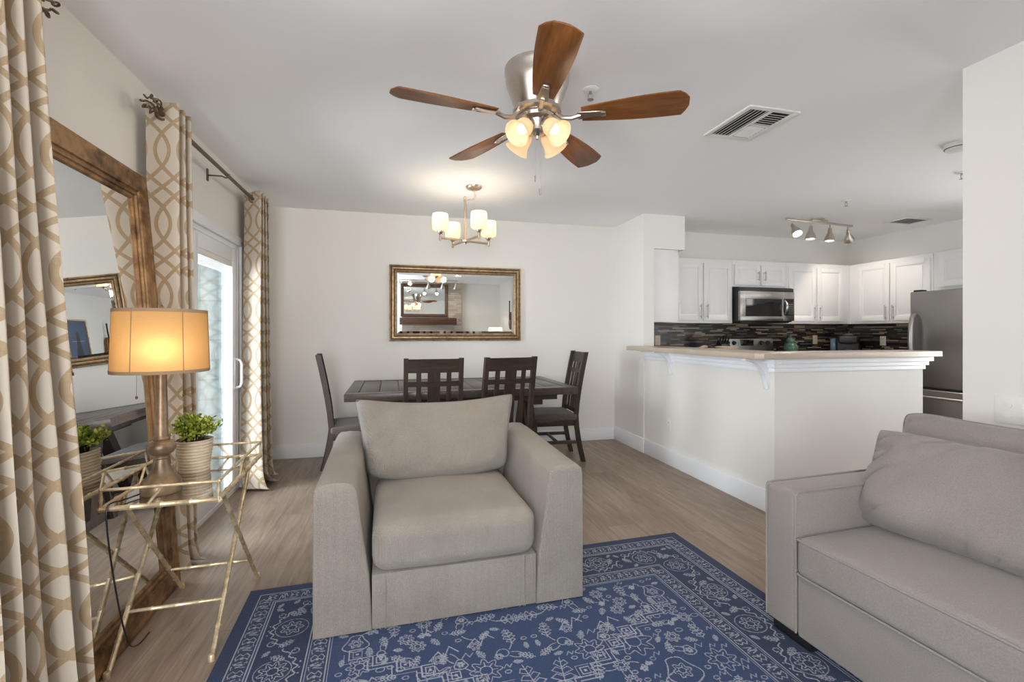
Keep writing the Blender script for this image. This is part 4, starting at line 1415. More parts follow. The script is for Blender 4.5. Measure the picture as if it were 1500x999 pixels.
def make_lamp():
    z0 = .6085
    r = thing('table_lamp', 'lit table lamp with burlap drum shade on the gold tray table', 'lamp', (-.878, 2.058, z0))
    m = M['lamp_base']
    B().lathe([(0, 0), (.078, 0), (.081, .004), (.081, .028), (.078, .034), (.080, .040), (.074, .050), (.058, .062), (.044, .078), (.036, .098), (.032, .118), (.030, .128), (.034, .132), (.034, .138), (.030, .142), (.046, .150), (.056, .162), (.058, .174), (.055, .186), (.044, .196), (.032, .200), (.034, .206), (.030, .214), (.0265, .220), (.021, .47), (.019, .50), (0, .50)], 48, Matrix.Diagonal((.82, .82, 1, 1))).build('base', m, r)
    B().cyl((0, 0, .50), (0, 0, .535), .016, .014, 16).build('lamp_socket', m, r)
    h = B()
    for s in (-1, 1):
        h.tube([(s * .012, 0, .51), (s * .05, 0, .56), (s * .055, 0, .62), (s * .03, 0, .685), (0, 0, .700)], .0018, 6)
    h.lathe([(0, .698), (.006, .700), (.006, .715), (0, .722)], 10)
    for k in range(3):
        a = 2 * PI * k / 3
        h.tube([(0, 0, .700), (.146 * math.cos(a), .146 * math.sin(a), .698)], .002, 6)
    h.build('harp', m, r)
    zb, zt, rb, rt = .462, .702, .155, .147
    n = 64
    sh = B().lathe([(rb + (rt - rb) * q / 8, zb + (zt - zb) * q / 8) for q in range(9)], n, caps=False)
    shade = sh.build('lamp_shade', M['drum'], r, angle=60)
    B().lathe([(rb + .001, zb), (rb + .002, zb + .012), (rb - .003, zb + .012), (rb - .003, zb), (rb + .001, zb)], n, caps=False).lathe([(rt + .001, zt), (rt + .0025, zt - .012), (rt - .003, zt - .012), (rt - .003, zt), (rt + .001, zt)], n, caps=False).build('shade_trim', M['drum_trim'], shade)
    for k in range(6):
        a = R(18 + 60 * k)
        sm = B()
        sm.tube([((rb + .0012) * math.cos(a), (rb + .0012) * math.sin(a), zb), ((rt + .0012) * math.cos(a), (rt + .0012) * math.sin(a), zt)], .0016, 5)
        sm.build('shade_seam', M['drum_trim'], shade)
    B().lathe([(0, .515), (.013, .520), (.026, .555), (.028, .575), (.020, .598), (0, .606)], 18, Matrix.Translation((.022, -.048, 0))).build('bulb', M['bulb'], r, angle=80)
    bulb_light(r, (.035, -.092, .550), .60, .026, (1.0, .74, .45))
    for a, dz in ((R(-150), .375), (R(0), .375)):
        x, y = .075 * math.cos(a), .075 * math.sin(a)
        B().tube([(x * .2, y * .2, .52), (x, y, .50), (x, y, dz)], .0011, 5).lathe([(0, 0), (.0045, .003), (.0045, .010), (0, .014)], 10, Matrix.Translation((x, y, dz - .012))).build('pull_chain', M['iron'], r)
    # flex hanging behind the tray
    key = [Vector(p) for p in ((-.04, -.02, .010), (-.075, -.09, .008), (-.088, -.150, .016), (-.090, -.172, .006), (-.088, -.176, -.05), (-.082, -.168, -.16), (-.076, -.14, -.32), (-.080, -.09, -.46), (-.088, -.03, -.56), (-.092, .04, -.598), (-.094, .12, -.604))]
    pts = []
    for i in range(len(key) - 1):
        p0, p1, p2, p3 = key[max(0, i - 1)], key[i], key[i + 1], key[min(len(key) - 1, i + 2)]
        for q in range(6):
            t = q / 6
            pts.append(.5 * ((2 * p1) + (p2 - p0) * t + (2 * p0 - 5 * p1 + 4 * p2 - p3) * t * t + (3 * p1 - p0 - 3 * p2 + p3) * t ** 3))
    B().tube(pts + [key[-1]], .0028, 6).build('cord', M['black'], r)
    return r
make_lamp()

def make_plant():
    r = thing('potted_boxwood', 'bushy green boxwood in a ribbed beige pot on the tray table', 'plant', (-.872, 2.345, .6085))
    prof = [(0, 0), (.058, 0)]
    for k in range(40):
        t = k / 39
        rr = .058 + .013 * t + .0020 * math.cos(t * 2 * PI * 10)
        prof.append((rr, .004 + .132 * t))
    prof += [(.072, .138), (.068, .140), (.066, .128), (.0, .128)]
    B().lathe(prof, 48).build('pot', M['pot'], r, angle=60)
    B().lathe([(0, .129), (.0655, .129), (.0, .134)], 24).build('soil', M['soil'], r)
    rg = random.Random(5)
    b, st_ = B(), B()
    for k in range(85):
        a = rg.uniform(0, 2 * PI)
        el = rg.uniform(.05, 1.0) ** .7 * PI / 2
        rad = rg.uniform(.070, .106)
        tip = Vector((rad * math.cos(a) * math.cos(el * .95) * 1.12, rad * math.sin(a) * math.cos(el * .95) * 1.12, .150 + .085 * math.sin(el) + rg.uniform(-.02, .012)))
        root = Vector((rg.uniform(-.03, .03), rg.uniform(-.03, .03), .13))
        mid = root.lerp(tip, .55) + Vector((0, 0, .015))
        st_.tube([root, mid, tip], [.0016, .0012, .0007], 5)
        for q in range(13):
            t = rg.uniform(.35, 1.03)
            p = (root.lerp(mid, t / .55) if t < .55 else mid.lerp(tip, (t - .55) / .45)) + Vector([rg.gauss(0, .006) for _ in range(3)])
            d = ((tip - root).normalized() + Vector([rg.uniform(-.9, .9) for _ in range(3)])).normalized()
            s = d.orthogonal().normalized()
            s = Matrix.Rotation(rg.uniform(0, 2 * PI), 3, d) @ s
            nn = d.cross(s)
            L, W_ = rg.uniform(.013, .020), rg.uniform(.0050, .0072)
            c = [p, p + d * L * .3 + s * W_ + nn * .001, p + d * L * .75 + s * W_ * .8 + nn * .002, p + d * L, p + d * L * .75 - s * W_ * .8 + nn * .002, p + d * L * .3 - s * W_ + nn * .001, p + d * L * .5 - nn * .002]
            vs = [b.bm.verts.new(x) for x in c]
            for i in range(6):
                b.bm.faces.new((vs[6], vs[i], vs[(i + 1) % 6]))
    b.build('foliage', M['leaf'], r, angle=80)
    st_.build('stems', M['soil'], r)
    return r
make_plant()

# ------------------------------------------------------------------ kitchen
def pull(parent, p, L, axis, n):
    """bar pull centred at p, length L, standing off along n"""
    d = Vector({'z': (0, 0, 1), 'x': (1, 0, 0), 'y': (0, 1, 0)}[axis])
    p, n = Vector(p), Vector(n)
    b = B().cyl(p + n * .028 - d * L / 2, p + n * .028 + d * L / 2, .0055, None, 10)
    for s in (-1, 1):
        b.cyl(p + d * s * L * .36, p + d * s * L * .36 + n * .028, .0042, None, 8)
    return b.build('handle', M['chrome'], parent, 'brushed metal bar handle')
def door_y(parent, x0, x1, z0, z1, y, hside, hz, hl=.165):
    b = B()
    f = .055
    b.b((x0, y - .020, z0), (x0 + f, y, z1), .002); b.b((x1 - f, y - .020, z0), (x1, y, z1), .002)
    b.b((x0 + f, y - .020, z0), (x1 - f, y, z0 + f), .002); b.b((x0 + f, y - .020, z1 - f), (x1 - f, y, z1), .002)
    b.b((x0 + f, y - .010, z0 + f), (x1 - f, y, z1 - f)); b.b((x0 + f + .02, y - .015, z0 + f + .02), (x1 - f - .02, y, z1 - f - .02), .004)
    o = b.build('door', M['cab'], parent)
    if hside:
        pull(o, ((x1 - .032) if hside > 0 else (x0 + .032), y - .020, hz), hl, 'z', (0, -1, 0))
    return o
def door_x(parent, y0, y1, z0, z1, x, hside, hz, s=-1, hl=.165):
    b = B()
    f = .055
    X = lambda d: x + s * d
    def bb(d0, d1, a0, a1, c0, c1, bv=0):
        b.b((min(X(d0), X(d1)), a0, c0), (max(X(d0), X(d1)), a1, c1), bv)
    bb(0, .020, y0, y0 + f, z0, z1, .002); bb(0, .020, y1 - f, y1, z0, z1, .002)
    bb(0, .020, y0 + f, y1 - f, z0, z0 + f, .002); bb(0, .020, y0 + f, y1 - f, z1 - f, z1, .002)
    bb(0, .010, y0 + f, y1 - f, z0 + f, z1 - f); bb(0, .015, y0 + f + .02, y1 - f - .02, z0 + f + .02, z1 - f - .02, .004)
    o = b.build('door', M['cab'], parent)
    if hside:
        pull(o, (X(.020), (y1 - .032) if hside > 0 else (y0 + .032), hz), hl, 'z', (s, 0, 0))
    return o
ZC0, ZC1, YC = 1.335, 2.07, 4.585
G = 'white wall cabinets of the kitchen'
k = thing('wall_cabinet', 'white wall cabinet seen from its plain side, left end of the kitchen', 'cabinet', (0, 0, 0), 0, G)
B().b((2.572, 4.262, ZC0), (2.865, YB - .001, ZC1 + .018), .002).build('body', M['cab'], k)
door_x(k, 4.275, 4.57, ZC0 + .02, ZC1 - .03, 2.865, -1, 1.46, 1)
k = thing('wall_cabinet', 'white double door wall cabinet left of the microwave', 'cabinet', (0, 0, 0), 0, G)
B().b((2.89, YC, ZC0), (3.797, YB - .001, ZC1), .002).build('body', M['cab'], k)
door_y(k, 3.00, 3.385, ZC0 + .03, ZC1 - .05, YC, 1, 1.47); door_y(k, 3.405, 3.775, ZC0 + .03, ZC1 - .05, YC, -1, 1.47)
k = thing('wall_cabinet', 'short white double door cabinet directly above the microwave', 'cabinet', (0, 0, 0), 0, G)
B().b((3.800, YC, 1.762), (4.560, YB - .001, ZC1), .002).build('body', M['cab'], k)
door_y(k, 3.82, 4.165, 1.782, ZC1 - .05, YC, 1, 1.89, .11); door_y(k, 4.19, 4.53, 1.782, ZC1 - .05, YC, -1, 1.89, .11)
k = thing('wall_cabinet', 'white double door wall cabinet right of the microwave, next to the kitchen corner', 'cabinet', (0, 0, 0), 0, G)
B().b((4.563, YC, ZC0), (5.50, YB - .001, ZC1), .002).b((5.499, YC + .0005, ZC0), (5.59, YB - .001, ZC1 - .0005)).build('body', M['cab'], k)
door_y(k, 4.585, 4.985, ZC0 + .03, ZC1 - .05, YC, 1, 1.47); door_y(k, 5.005, 5.40, ZC0 + .03, ZC1 - .05, YC, -1, 1.47)
k = thing('wall_cabinet', 'white double door wall cabinet on the right wall, left of the refrigerator', 'cabinet', (0, 0, 0), 0, G)
B().b((5.525, 3.655, ZC0), (XK - .001, YC - .003, ZC1), .002).build('body', M['cab'], k)
door_x(k, 4.095, 4.47, ZC0 + .03, ZC1 - .04, 5.525, -1, 1.46); door_x(k, 3.675, 4.075, ZC0 + .03, ZC1 - .04, 5.525, 1, 1.46)
k = thing('wall_cabinet', 'short white wall cabinet above the refrigerator', 'cabinet', (0, 0, 0), 0, G)
B().b((5.525, 2.72, 1.665), (XK - .001, 3.651, ZC1), .002).build('body', M['cab'], k)
door_x(k, 3.20, 3.60, 1.70, ZC1 - .04, 5.525, 0, 1.8); door_x(k, 2.75, 3.16, 1.70, ZC1 - .04, 5.525, 0, 1.8)

bs = struct('wall_backsplash', B().b((2.571, YB - .010, .90), (5.85, YB - .0005, ZC0 + .005)), M['tile_x'], label='dark linear mosaic backsplash on the back wall', cat='backsplash')
struct('wall_backsplash_right', B().b((XK - .010, 3.55, .90), (XK - .0005, YB - .010, ZC0 + .005)), M['tile_y'], label='dark linear mosaic backsplash on the right kitchen wall', cat='backsplash')
struct('wall_backsplash_left', B().b((2.5705, 4.30, .90), (2.580, YB - .010, ZC0 + .005)), M['tile_y'], label='dark linear mosaic backsplash on the partition', cat='backsplash')

# base cabinets and worktops (mostly behind the bar)
for lab, lo, hi in (('white base cabinet left of the stove', (2.59, 4.27, 0), (3.80, YB - .012, .865)), ('white base cabinet between stove and kitchen corner', (4.60, 4.27, 0), (5.225, YB - .012, .865))):
    k = thing('base_cabinet', lab, 'cabinet', (0, 0, 0), 0, 'white base cabinets of the kitchen')
    B().b((lo[0], lo[1], .10), hi, .002).b((lo[0], lo[1] + .06, 0), (hi[0], hi[1], .10)).build('body', M['cab'], k)
    n_ = 3
    for i in range(n_):
        wd_ = (hi[0] - lo[0]) / n_
        door_y(k, lo[0] + wd_ * i + .01, lo[0] + wd_ * (i + 1) - .01, .13, .84, lo[1], 1 if i % 2 == 0 else -1, .76)
k = thing('base_cabinet', 'white base cabinet between kitchen corner and refrigerator', 'cabinet', (0, 0, 0), 0, 'white base cabinets of the kitchen')
B().b((5.24, 3.62, .10), (XK - .012, YB - .012, .865), .002).b((5.30, 3.62, 0), (XK - .012, YB - .012, .10)).build('body', M['cab'], k)
door_x(k, 3.64, 4.22, .13, .84, 5.24, 1, .76)
tag(B().b((2.582, 4.245, .866), (3.803, YB - .011, .905), .004).build('worktop', M['worktop']), 'tan stone worktop left of the stove', 'worktop')
wt = B(); wt.b((4.597, 4.246, .866), (XK - .011, YB - .011, .905), .004); wt.b((5.215, 3.61, .866), (XK - .011, 4.2462, .905), .004)
tag(wt.build('worktop', M['worktop']), 'tan stone worktop right of the stove, around the kitchen corner', 'worktop')

# bar counter
bt = B().prism([(2.255, 4.238), (2.255, 2.520), (2.295, 2.480), (3.84, 2.480), (3.84, 2.76), (2.66, 2.76), (2.66, 4.238)], 1.0505, 1.090, 'z', .004, 2)
tag(bt.build('bar_counter', M['counter']), 'L shaped beige stone bar counter on the half wall', 'counter')
def corbel(y, label):
    r_ = .175
    P = [(2.459, 1.0495), (2.459 - r_ - .02, 1.0495), (2.459 - r_ - .02, 1.035)]
    for i in range(11):
        a = PI / 2 * i / 10
        P.append((2.459 - r_ + (r_ - .016) * math.sin(a), .86 + (1.035 - .86) * math.cos(a)))
    P += [(2.459 - .016, .84), (2.459, .84)]
    tag(B().prism(P, y - .019, y + .019, 'y', .002, 1).build('corbel', M['trim']), label, 'bracket', 'white corbels under the bar')
corbel(2.63, 'white curved corbel under the bar counter near its corner')
corbel(3.76, 'white curved corbel under the bar counter near the partition')

# microwave
def make_microwave():
    r = thing('microwave', 'stainless steel over the range microwave with black door window', 'microwave', (4.18, 4.47, 1.352))
    x0, x1, yb, h = -.376, .376, .412, .400
    B().b((x0, .03, .0), (x1, yb, h), .003).build('body', M['black'], r)
    B().b((x0, .006, .352), (x1, .03, .392), .002).build('vent_grille', M['black'], r)
    b = B()
    b.b((x0, -.008, .012), (.218, .03, .062), .004); b.b((x0, -.008, .262), (.218, .03, .350), .004)
    b.b((x0, -.008, .060), (-.300, .03, .264), .003); b.b((.200, -.008, .060), (.218, .03, .264), .003)
    d = b.build('door', M['steel'], r)
    B().b((-.302, -.004, .058), (.202, .02, .266)).build('door_glass', M['blackglass'], d)
    B().b((x0 + .05, -.011, .05), (x0 + .056, -.008, .33)).build('door_trim', M['chrome'], d)
    B().prism([(-.045, .306), (-.038, .300), (.028, .300), (.035, .306), (.035, .314), (.028, .320), (-.038, .320), (-.045, .314)], -.011, -.008, 'y').build('badge', M['chrome'], d)
    B().b((.219, -.006, .012), (x1, .03, .350), .003).build('control_panel', M['steel'], r)
    cp = B().b((.226, -.0085, .072), (.368, -.004, .272), .002).build('keypad', M['black'], r)
    B().b((.298, -.0095, .236), (.352, -.0083, .258)).build('display', M['blackglass'], cp)
    b = B()
    for i in range(6):
        for j in range(4):
            b.b((.292 + j * .018, -.0100, .090 + i * .022), (.303 + j * .018, -.0084, .100 + i * .022))
    b.build('buttons', M['chrome'], cp)
    b = B()
    n = 14
    g = []
    b.tube([(.236, -.010 - .034 * math.sin(PI * i / n), .088 + .165 * i / n) for i in range(n + 1)], [.006 + .010 * math.sin(PI * i / n) for i in range(n + 1)], 10)
    b.build('handle', M['steel'], r)
    B().b((x0 + .05, .05, -.012), (x1 - .02, .36, .001), .003).build('filter_panel', M['black'], r)
    return r
make_microwave()

# range
def make_range():
    r = thing('stove', 'stainless steel stove with upright knob panel under the microwave', 'stove', (4.20, 4.25, 0))
    x0, x1 = -.378, .378
    B().b((x0, .0, .06), (x1, .62, .895), .004).b((x0 + .02, .05, 0), (x1 - .02, .6, .06)).build('body', M['steel'], r)
    B().b((x0, -.02, .896), (x1, .52, .908), .002).build('cooktop', M['blackglass'], r)
    d = B().b((x0 + .01, -.03, .25), (x1 - .01, -.001, .80), .004).build('oven_door', M['steel'], r)
    B().b((x0 + .10, -.033, .36), (x1 - .10, -.028, .66)).build('oven_window', M['blackglass'], d)
    B().tube([(x0 + .06, -.032, .75), (x0 + .06, -.07, .75), (x1 - .06, -.07, .75), (x1 - .06, -.032, .75)], .010, 8).build('handle', M['chrome'], d)
    B().b((x0 + .01, -.03, .07), (x1 - .01, -.001, .235), .004).build('drawer', M['steel'], r)
    p = B().prism([(.530, .897), (.622, .897), (.622, 1.165), (.575, 1.165), (.562, 1.150)], x0, x1, 'x', .003, 2).build('control_panel', M['steel'], r)
    fy = lambda z: .530 + (.032) * (z - .897) / .253
    z = 1.10
    for x in (-.290, -.200, .200, .295):
        q = Matrix.Translation((x, fy(z) - .0005, z)) @ Matrix.Rotation(R(90 - 7), 4, 'X')
        B().lathe([(0, 0), (.027, 0), (.027, .005), (.022, .008), (.021, .024), (.018, .027), (0, .027)], 24, q).box((0, .0, .028), (.006, .036, .006), .001).build('knob', M['black'], r)
    B().b((-.10, fy(1.10) - .006, 1.065), (.085, fy(1.10) + .01, 1.14), .003).build('display', M['blackglass'], p)
    return r
make_range()

# refrigerator
def make_fridge():
    r = thing('refrigerator', 'stainless steel bottom freezer refrigerator behind the bar end', 'refrigerator', (5.06, 2.70, 0))
    w_, h = .86, 1.635
    B().b((.065, .0, .03), (.78, w_, h - .01), .005).build('body', M['steel'], r)
    B().b((.09, .02, 0), (.74, w_ - .02, .035)).build('toe_grille', M['black'], r)
    d = B().b((0, 0, .690), (.062, w_, h), .012, 3).build('door', M['steel'], r)
    b = B().tube([(-.002, w_ - .055, .86), (-.045, w_ - .055, .90), (-.062, w_ - .055, 1.0), (-.070, w_ - .055, 1.13), (-.066, w_ - .055, 1.28), (-.048, w_ - .055, 1.38), (-.002, w_ - .055, 1.415)], [.016, .019, .021, .022, .021, .019, .016], 12)
    b.build('handle', M['steel'], d)
    f = B().b((0, 0, .07), (.062, w_, .668), .012, 3).build('freezer_drawer', M['steel'], r)
    B().tube([(-.002, .06, .60), (-.055, .09, .60), (-.060, w_ / 2, .60), (-.055, w_ - .09, .60), (-.002, w_ - .06, .60)], .014, 10).build('handle', M['steel'], f)
    B().b((.01, .02, .662), (.07, w_ - .02, .70)).build('gasket', M['black'], r)
    B().b((.02, w_ - .09, h - .001), (.10, w_ - .02, h + .018), .004).build('hinge_cover', M['black'], r)
    return r
make_fridge()

# things on the worktops
r = thing('ginger_jar', 'green glazed lidded ginger jar right of the stove', 'jar', (4.70, 4.66, .9055))
B().lathe([(0, 0), (.046, 0), (.050, .006), (.062, .05), (.078, .10), (.083, .135), (.078, .165), (.060, .188), (.046, .196), (.046, .204), (0, .204)], 32).build('body', M['celadon'], r, angle=60)
B().lathe([(.040, .204), (.050, .206), (.052, .216), (.044, .236), (.026, .252), (.013, .258), (.011, .266), (.016, .274), (.013, .284), (0, .287)], 28).build('lid', M['celadon'], r, angle=60)

r = thing('coffee_maker', 'black pod coffee maker in the kitchen corner', 'coffee maker', (5.47, 4.56, .9055), R(40 - 90))
B().b((-.12, -.02, .0), (.12, .15, .27), .02, 3).b((-.10, -.16, 0), (.10, -.02, .035), .01, 2).build('body', M['black'], r)
B().b((-.105, -.15, .185), (.105, .0, .285), .03, 4).build('brew_head', M['black'], r)
B().lathe([(0, 0), (.055, 0), (.060, .01), (.030, .025), (.0, .028)], 24, Matrix.Translation((0, -.07, .284))).build('lever', M['chrome'], r)
B().b((-.185, .0, .02), (-.122, .14, .25), .014, 3).build('water_tank', M['waterblue'], r)
B().lathe([(0, .036), (.038, .036), (.042, .12), (.0, .12)], 24, Matrix.Translation((0, -.09, 0))).build('drip_cup', M['waterblue'], r)

tag(B().b((5.46, 3.78, .906), (5.80, 4.22, .930), .006).build('cutting_board', M['board']), 'flat wooden cutting board on the worktop under the right outlet', 'cutting board')

r = thing('knife_block', 'black knife block standing left of the stove', 'knife block', (3.66, 4.60, .9055))
B().prism([(-.07, 0), (.09, 0), (.09, .10), (-.02, .235), (-.085, .17)], -.06, .06, 'x', .006, 2).build('block', M['black'], r)
b = B()
for i in range(3):
    for j in range(2):
        p = Vector((-.036 + .036 * i, -.035 - .03 * j + .02, .205 - .04 * j))
        b.tube([p, p + Vector((0, -.035, .075 + .01 * i))], [.011, .009], 8)
b.build('knife_handles', M['black'], r)
r = thing('utensil_rest', 'pale curved serving spoon lying left of the black knife block', 'spoon', (3.30, 4.52, .9055))
B().tube([(-.14, 0, .012), (-.08, 0, .07), (0, 0, .135), (.07, 0, .165), (.11, 0, .162)], [.012, .016, .018, .014, .010], 10).b((-.17, -.04, 0), (-.08, .04, .014), .005).build('stand', M['palewood'], r)
r = thing('serving_bowl', 'low cream scalloped bowl in front of the black knife block', 'bowl', (3.54, 4.36, .9055))
prof = [(0, 0), (.045, 0), (.06, .03), (.10, .12), (.125, .168), (.119, .168), (.094, .122), (.05, .035), (0, .03)]
B().lathe(prof, 32).build('bowl', M['palewood'], r, angle=60)

# outlets and switches
def outlet(label, loc, rz, ivory=False, kind='duplex'):
    r = thing('wall_outlet', label, 'outlet', loc, rz)
    m = M['ivory'] if ivory else M['plastic']
    B().b((-.036, -.006, -.058), (.036, 0, .058), .003).build('cover_plate', m, r)
    b = B()
    for s in (-1, 1):
        b.prism([(.016 * math.cos(a), s * .021 + .0145 * math.sin(a)) for a in [2 * PI * i / 16 for i in range(16)]], -.0085, -.005, 'y')
    b.build('socket', m, r)
    b = B()
    for s in (-1, 1):
        for x in (-.006, .006):
            b.b((x - .001, -.0088, s * .021 - .003), (x + .001, -.0083, s * .021 + .005))
    b.build('slots', M['dark'], r)
    return r
outlet('ivory outlet on the mosaic backsplash behind the bar, near the partition', (3.00, YB - .0105, 1.135), 0, True)
outlet('ivory outlet on the mosaic backsplash right of the ginger jar', (5.30, YB - .0105, 1.135), 0, True)
outlet('white outlet on the mosaic of the right kitchen wall beside the refrigerator', (XK - .0105, 4.42, 1.125), R(-90))
outlet('white outlet low on the bar half wall', (2.4595, 3.80, .37), R(-90))
o = thing('wall_switch_plate', 'wide white outlet plate on the right wall above the sofa', 'outlet', (XR - .0005, 1.372, .893), R(-90))
B().b((-.070, -.006, -.060), (.070, 0, .060), .003).build('cover_plate', M['plastic'], o)
b = B()
for s in (-1, 1):
    b.prism([(-.024 + .016 * math.cos(a), s * .021 + .0145 * math.sin(a)) for a in [2 * PI * i / 16 for i in range(16)]], -.0085, -.005, 'y')
b.b((.014, -.0085, -.032), (.040, -.005, .032), .002)
b.build('socket', M['plastic'], o)

# ------------------------------------------------------------------ ceiling fittings
def make_track(label, name, p0, p1, z, heads, mount_t=.5):
    r = thing('track_light', label, 'track light', (p0[0], p0[1], H))
    d = Vector((p1[0] - p0[0], p1[1] - p0[1], 0)); L = d.length; u = d / L
    r.rotation_euler = (0, 0, math.atan2(u.y, u.x))
    zz = z - H
    B().b((0, -.012, zz - .012), (L, .012, zz + .010), .003).build('rail', M['nickel'], r)
    B().lathe([(0, 0), (.062, 0), (.062, -.022), (.055, -.028), (0, -.028)], 28, Matrix.Translation((L * mount_t + .09, .045, 0))).b((L * mount_t - .06, -.020, zz + .008), (L * mount_t + .16, .020, zz + .030), .004).build('ceiling_mount', M['nickel'], r)
    for (t, ax, lit) in heads:
        ax = Vector(ax).normalized()
        x = L * t
        b = B().cyl((x, 0, zz - .010), (x, 0, zz - .055), .007, None, 10)
        q = Vector((0, 0, -1)).rotation_difference(ax).to_matrix().to_4x4()
        mt = Matrix.Translation((x, 0, zz - .058)) @ q
        b.lathe([(0, .012), (.014, .010), (.018, -.004), (.020, -.030), (.026, -.052), (.040, -.078), (.049, -.105), (.051, -.128), (.048, -.128), (.046, -.106), (.036, -.080), (.0, -.060)], 28, mt)
        hd = b.build('lamp_head', M['nickel'], r, angle=50)
        B().lathe([(0, -.112), (.030, -.112), (.040, -.118), (.030, -.124), (0, -.126)], 20, mt).build('bulb', M['bulb_spot'], hd, angle=80)
        if lit:
            e = mt @ Vector((0, 0, -.14))
            sr = Vector((0, 0, -1)).rotation_difference(ax).to_euler()
            bulb_light(r, e, lit, .03, (1.0, .88, .74), R(120), sr)
    return r
make_track('nickel four head track light on the kitchen ceiling', '', (3.88, 3.90), (4.84, 3.99), 2.392,
           [(.085, (-.12, -.55, -.82), 10), (.355, (-.02, .02, -1), 10), (.65, (-.02, .02, -1), 10), (.93, (.55, .25, -.75), 10)], .43)
make_track('nickel track light above the fireplace, seen in the dining mirror', '', (.0, -.62), (1.35, -.62), 2.392,
           [(.06, (-.80, .52, -.30), 13), (.29, (-.74, .62, -.26), 13), (.52, (0, -.5, -.7), 5), (.75, (0, -.5, -.7), 5), (.97, (0, -.5, -.7), 5)], .5)

def make_vent():
    r = thing('ceiling_vent', 'white slatted air vent in the living room ceiling', 'vent', (1.995, 2.268, H))
    hx, hy = .165, .195
    b = B()
    for s in (-1, 1):
        b.b((s * (hx - .032) - (.0 if s < 0 else 0), -hy, -.010), (s * hx, hy, -.0005), .003)
        b.b((-hx + .032, s * (hy - .032), -.0096), (hx - .032, s * hy, -.0005), .003)
    b.b((-.008, -hy + .03, -.010), (.008, hy - .03, -.001)).b((0, -.008, -.010), (hx - .03, .008, -.001))
    b.build('frame', M['plastic'], r)
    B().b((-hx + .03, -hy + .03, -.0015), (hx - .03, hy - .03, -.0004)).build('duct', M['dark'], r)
    for i in range(5):
        x = -hx + .045 + i * .0235
        B().box((x, 0, -.007), (.017, 2 * hy - .062, .0016), mat=Matrix.Rotation(R(-38), 3, 'Y')).build('slat', M['plastic'], r)
    for half in (-1, 1):
        for i in range(6):
            y = half * (.018 + .0225 * i + .006)
            B().box((.0665, y, -.007), (.132 - .02, .016, .0016), mat=Matrix.Rotation(R(-38 * half), 3, 'X')).build('slat', M['plastic'], r)
    return r
make_vent()
r = thing('ceiling_vent', 'small white slatted vent in the kitchen ceiling', 'vent', (5.38, 3.80, H))
b = B()
for s in (-1, 1):
    b.b((s * .17, -.12, -.010), (s * .145, .12, -.0005), .003); b.b((-.145, s * .12, -.0096), (.145, s * .095, -.0005), .003)
b.build('frame', M['plastic'], r)
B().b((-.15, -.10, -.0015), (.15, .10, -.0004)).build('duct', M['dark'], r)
for i in range(7):
    B().box((0, -.085 + i * .028, -.007), (.30, .017, .0016), mat=Matrix.Rotation(R(30), 3, 'X')).build('slat', M['plastic'], r)

def sprinkler(label, x, y):
    r = thing('fire_sprinkler', label, 'sprinkler', (x, y, H), 0)
    B().lathe([(0, -.0005), (.040, -.0005), (.040, -.003), (.030, -.009), (.015, -.010), (0, -.010)], 28).build('escutcheon', M['plastic'], r)
    b = B().cyl((0, 0, -.010), (0, 0, -.022), .008, None, 12)
    for s in (-1, 1):
        b.tube([(s * .008, 0, -.018), (s * .014, 0, -.030), (s * .008, 0, -.044), (0, 0, -.048)], .0026, 6)
    b.lathe([(0, -.050), (.016, -.050), (.016, -.052), (0, -.052)], 16)
    b.build('sprinkler_head', M['chrome'], r)
sprinkler('fire sprinkler in the ceiling right behind the fan', .945, 2.145)
sprinkler('fire sprinkler in the ceiling in front of the kitchen track light', 4.02, 3.37)
sprinkler('fire sprinkler at the edge of the right wall, below the smoke detector', 4.16, 2.56)
r = thing('smoke_detector', 'round white smoke detector on the ceiling beside the right wall edge', 'smoke detector', (3.52, 2.19, H))
B().lathe([(0, -.0005), (.072, -.0005), (.072, -.008), (.066, -.012), (.066, -.022), (.058, -.036), (.040, -.042), (0, -.042)], 36).build('housing', M['plastic'], r)
B().lathe([(.060, -.0235), (.0665, -.0235), (.0665, -.0275), (.060, -.0275)], 36).build('grille', M['dark'], r)

# ------------------------------------------------------------------ lamp at the far end of the sofa (seen in the dining mirror)
r = thing('end_table', 'small dark end table at the near end of the sofa, behind the camera', 'side table', (2.28, -.95, 0))
B().b((-.22, -.22, .56), (.22, .22, .60), .005).build('tabletop', M['espresso_x'], r)
for sx in (-1, 1):
    for sy in (-1, 1):
        B().b((sx * .19 - .02, sy * .19 - .02, 0), (sx * .19 + .02, sy * .19 + .02, .56), .003).build('leg', M['espresso'], r)
r = thing('table_lamp', 'table lamp with white drum shade near the right wall, seen in dining mirror', 'lamp', (2.28, -.95, .6005))
B().lathe([(0, 0), (.08, 0), (.08, .02), (.03, .04), (.05, .12), (.06, .20), (.035, .32), (.015, .38), (.012, .50), (0, .50)], 32).build('base', M['lamp_base'], r)
B().lathe([(.175 - .015 * q / 6, .50 + .26 * q / 6) for q in range(7)], 48, caps=False).build('lamp_shade', M['white_shade'], r, angle=60)
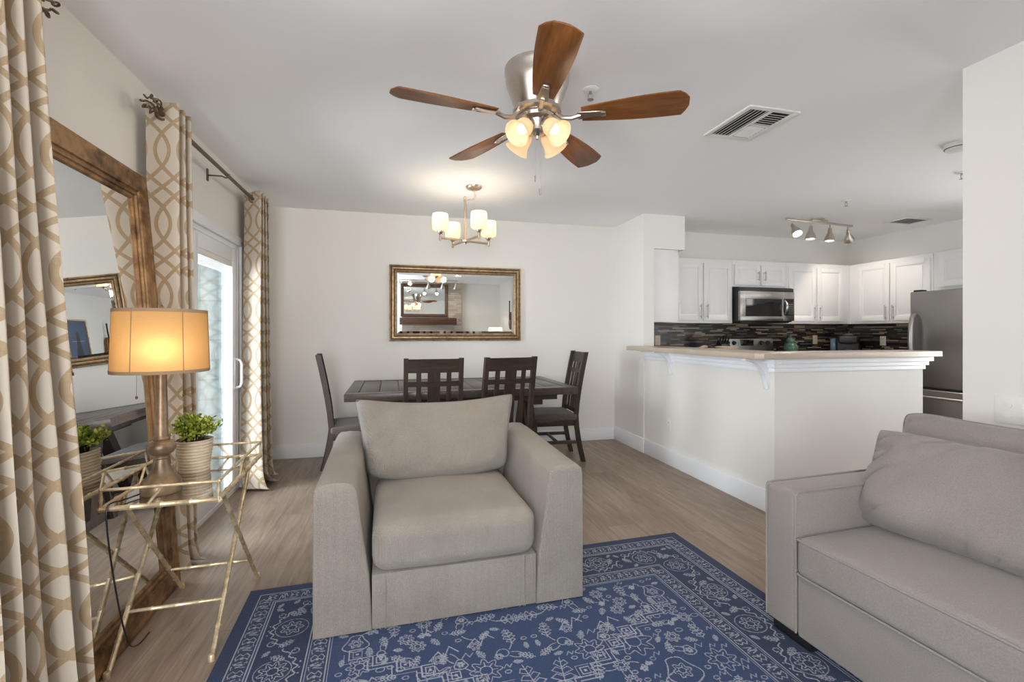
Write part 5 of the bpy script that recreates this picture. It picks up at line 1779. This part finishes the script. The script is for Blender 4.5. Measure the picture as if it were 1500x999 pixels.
B().lathe([(0, .50), (.02, .52), (.028, .57), (.018, .61), (0, .62)], 16).build('bulb', M['bulb'], r, angle=80)
bulb_light(r, (0, 0, .66), 1.6, .04, (1.0, .88, .72))

# ------------------------------------------------------------------ right wall pictures (seen only through the mirrors)
r = thing('framed_poster', 'dark blue poster in thin gold frame on right wall, seen in leaning mirror', 'poster', (XR - .001, .44, 1.285), R(-90))
r.scale = (1, 1, .87)
frame_profile(B(), .58, .82, [(0, 0), (0, .022), (.006, .026), (.022, .022), (.026, .010)], .026).build('frame', M['gold_frame'], r, angle=20)
B().b((-.27, -.012, .02), (.27, -.001, .80)).build('print', M['posterblue'], r)
B().prism([(-.10, .05), (.12, .05), (.05, .33), (.035, .55), (.0, .60), (-.035, .55), (-.045, .33)], -.0135, -.0125, 'y').build('dark_figure', M['posterdark'], r)
B().b((-.16, -.0135, .40), (.16, -.0125, .408)).build('pale_line', M['posterlight'], r)
r = thing('violin', 'brown violin hanging on the right wall, seen in the mirrors', 'violin', (XR - .002, -.38, 1.295), R(-90))
r.scale = (1.1, 1.1, 1.12)
n = 40
pts = []
for i in range(n):
    a = 2 * PI * i / n
    z = .18 - .178 * math.cos(a)
    t = z / .356
    wv = .105 * math.sin(PI * min(1, max(0, t * 1.0))) ** .55 * (1 - .34 * math.exp(-((t - .56) / .13) ** 2)) * (1 - .16 * t)
    pts.append((wv * (1 if math.sin(a) >= 0 else -1) if abs(math.sin(a)) > .02 else 0, z))
B().prism(pts, -.045, -.006, 'y', .004, 2).build('body', M['violin'], r)
B().b((-.012, -.056, .20), (.012, -.040, .56), .003).lathe([(0, 0), (.016, .01), (.012, .03), (0, .04)], 12, Matrix.Translation((0, -.048, .55))).build('neck', M['black'], r)
B().b((-.018, -.053, .02), (.018, -.044, .12), .003).b((-.02, -.062, .135), (.02, -.045, .139)).build('tailpiece', M['black'], r)
B().tube([(s_, -.060, z_) for s_, z_ in ((0, .06), (0, .54))], .0012, 4).build('strings', M['chrome'], r)
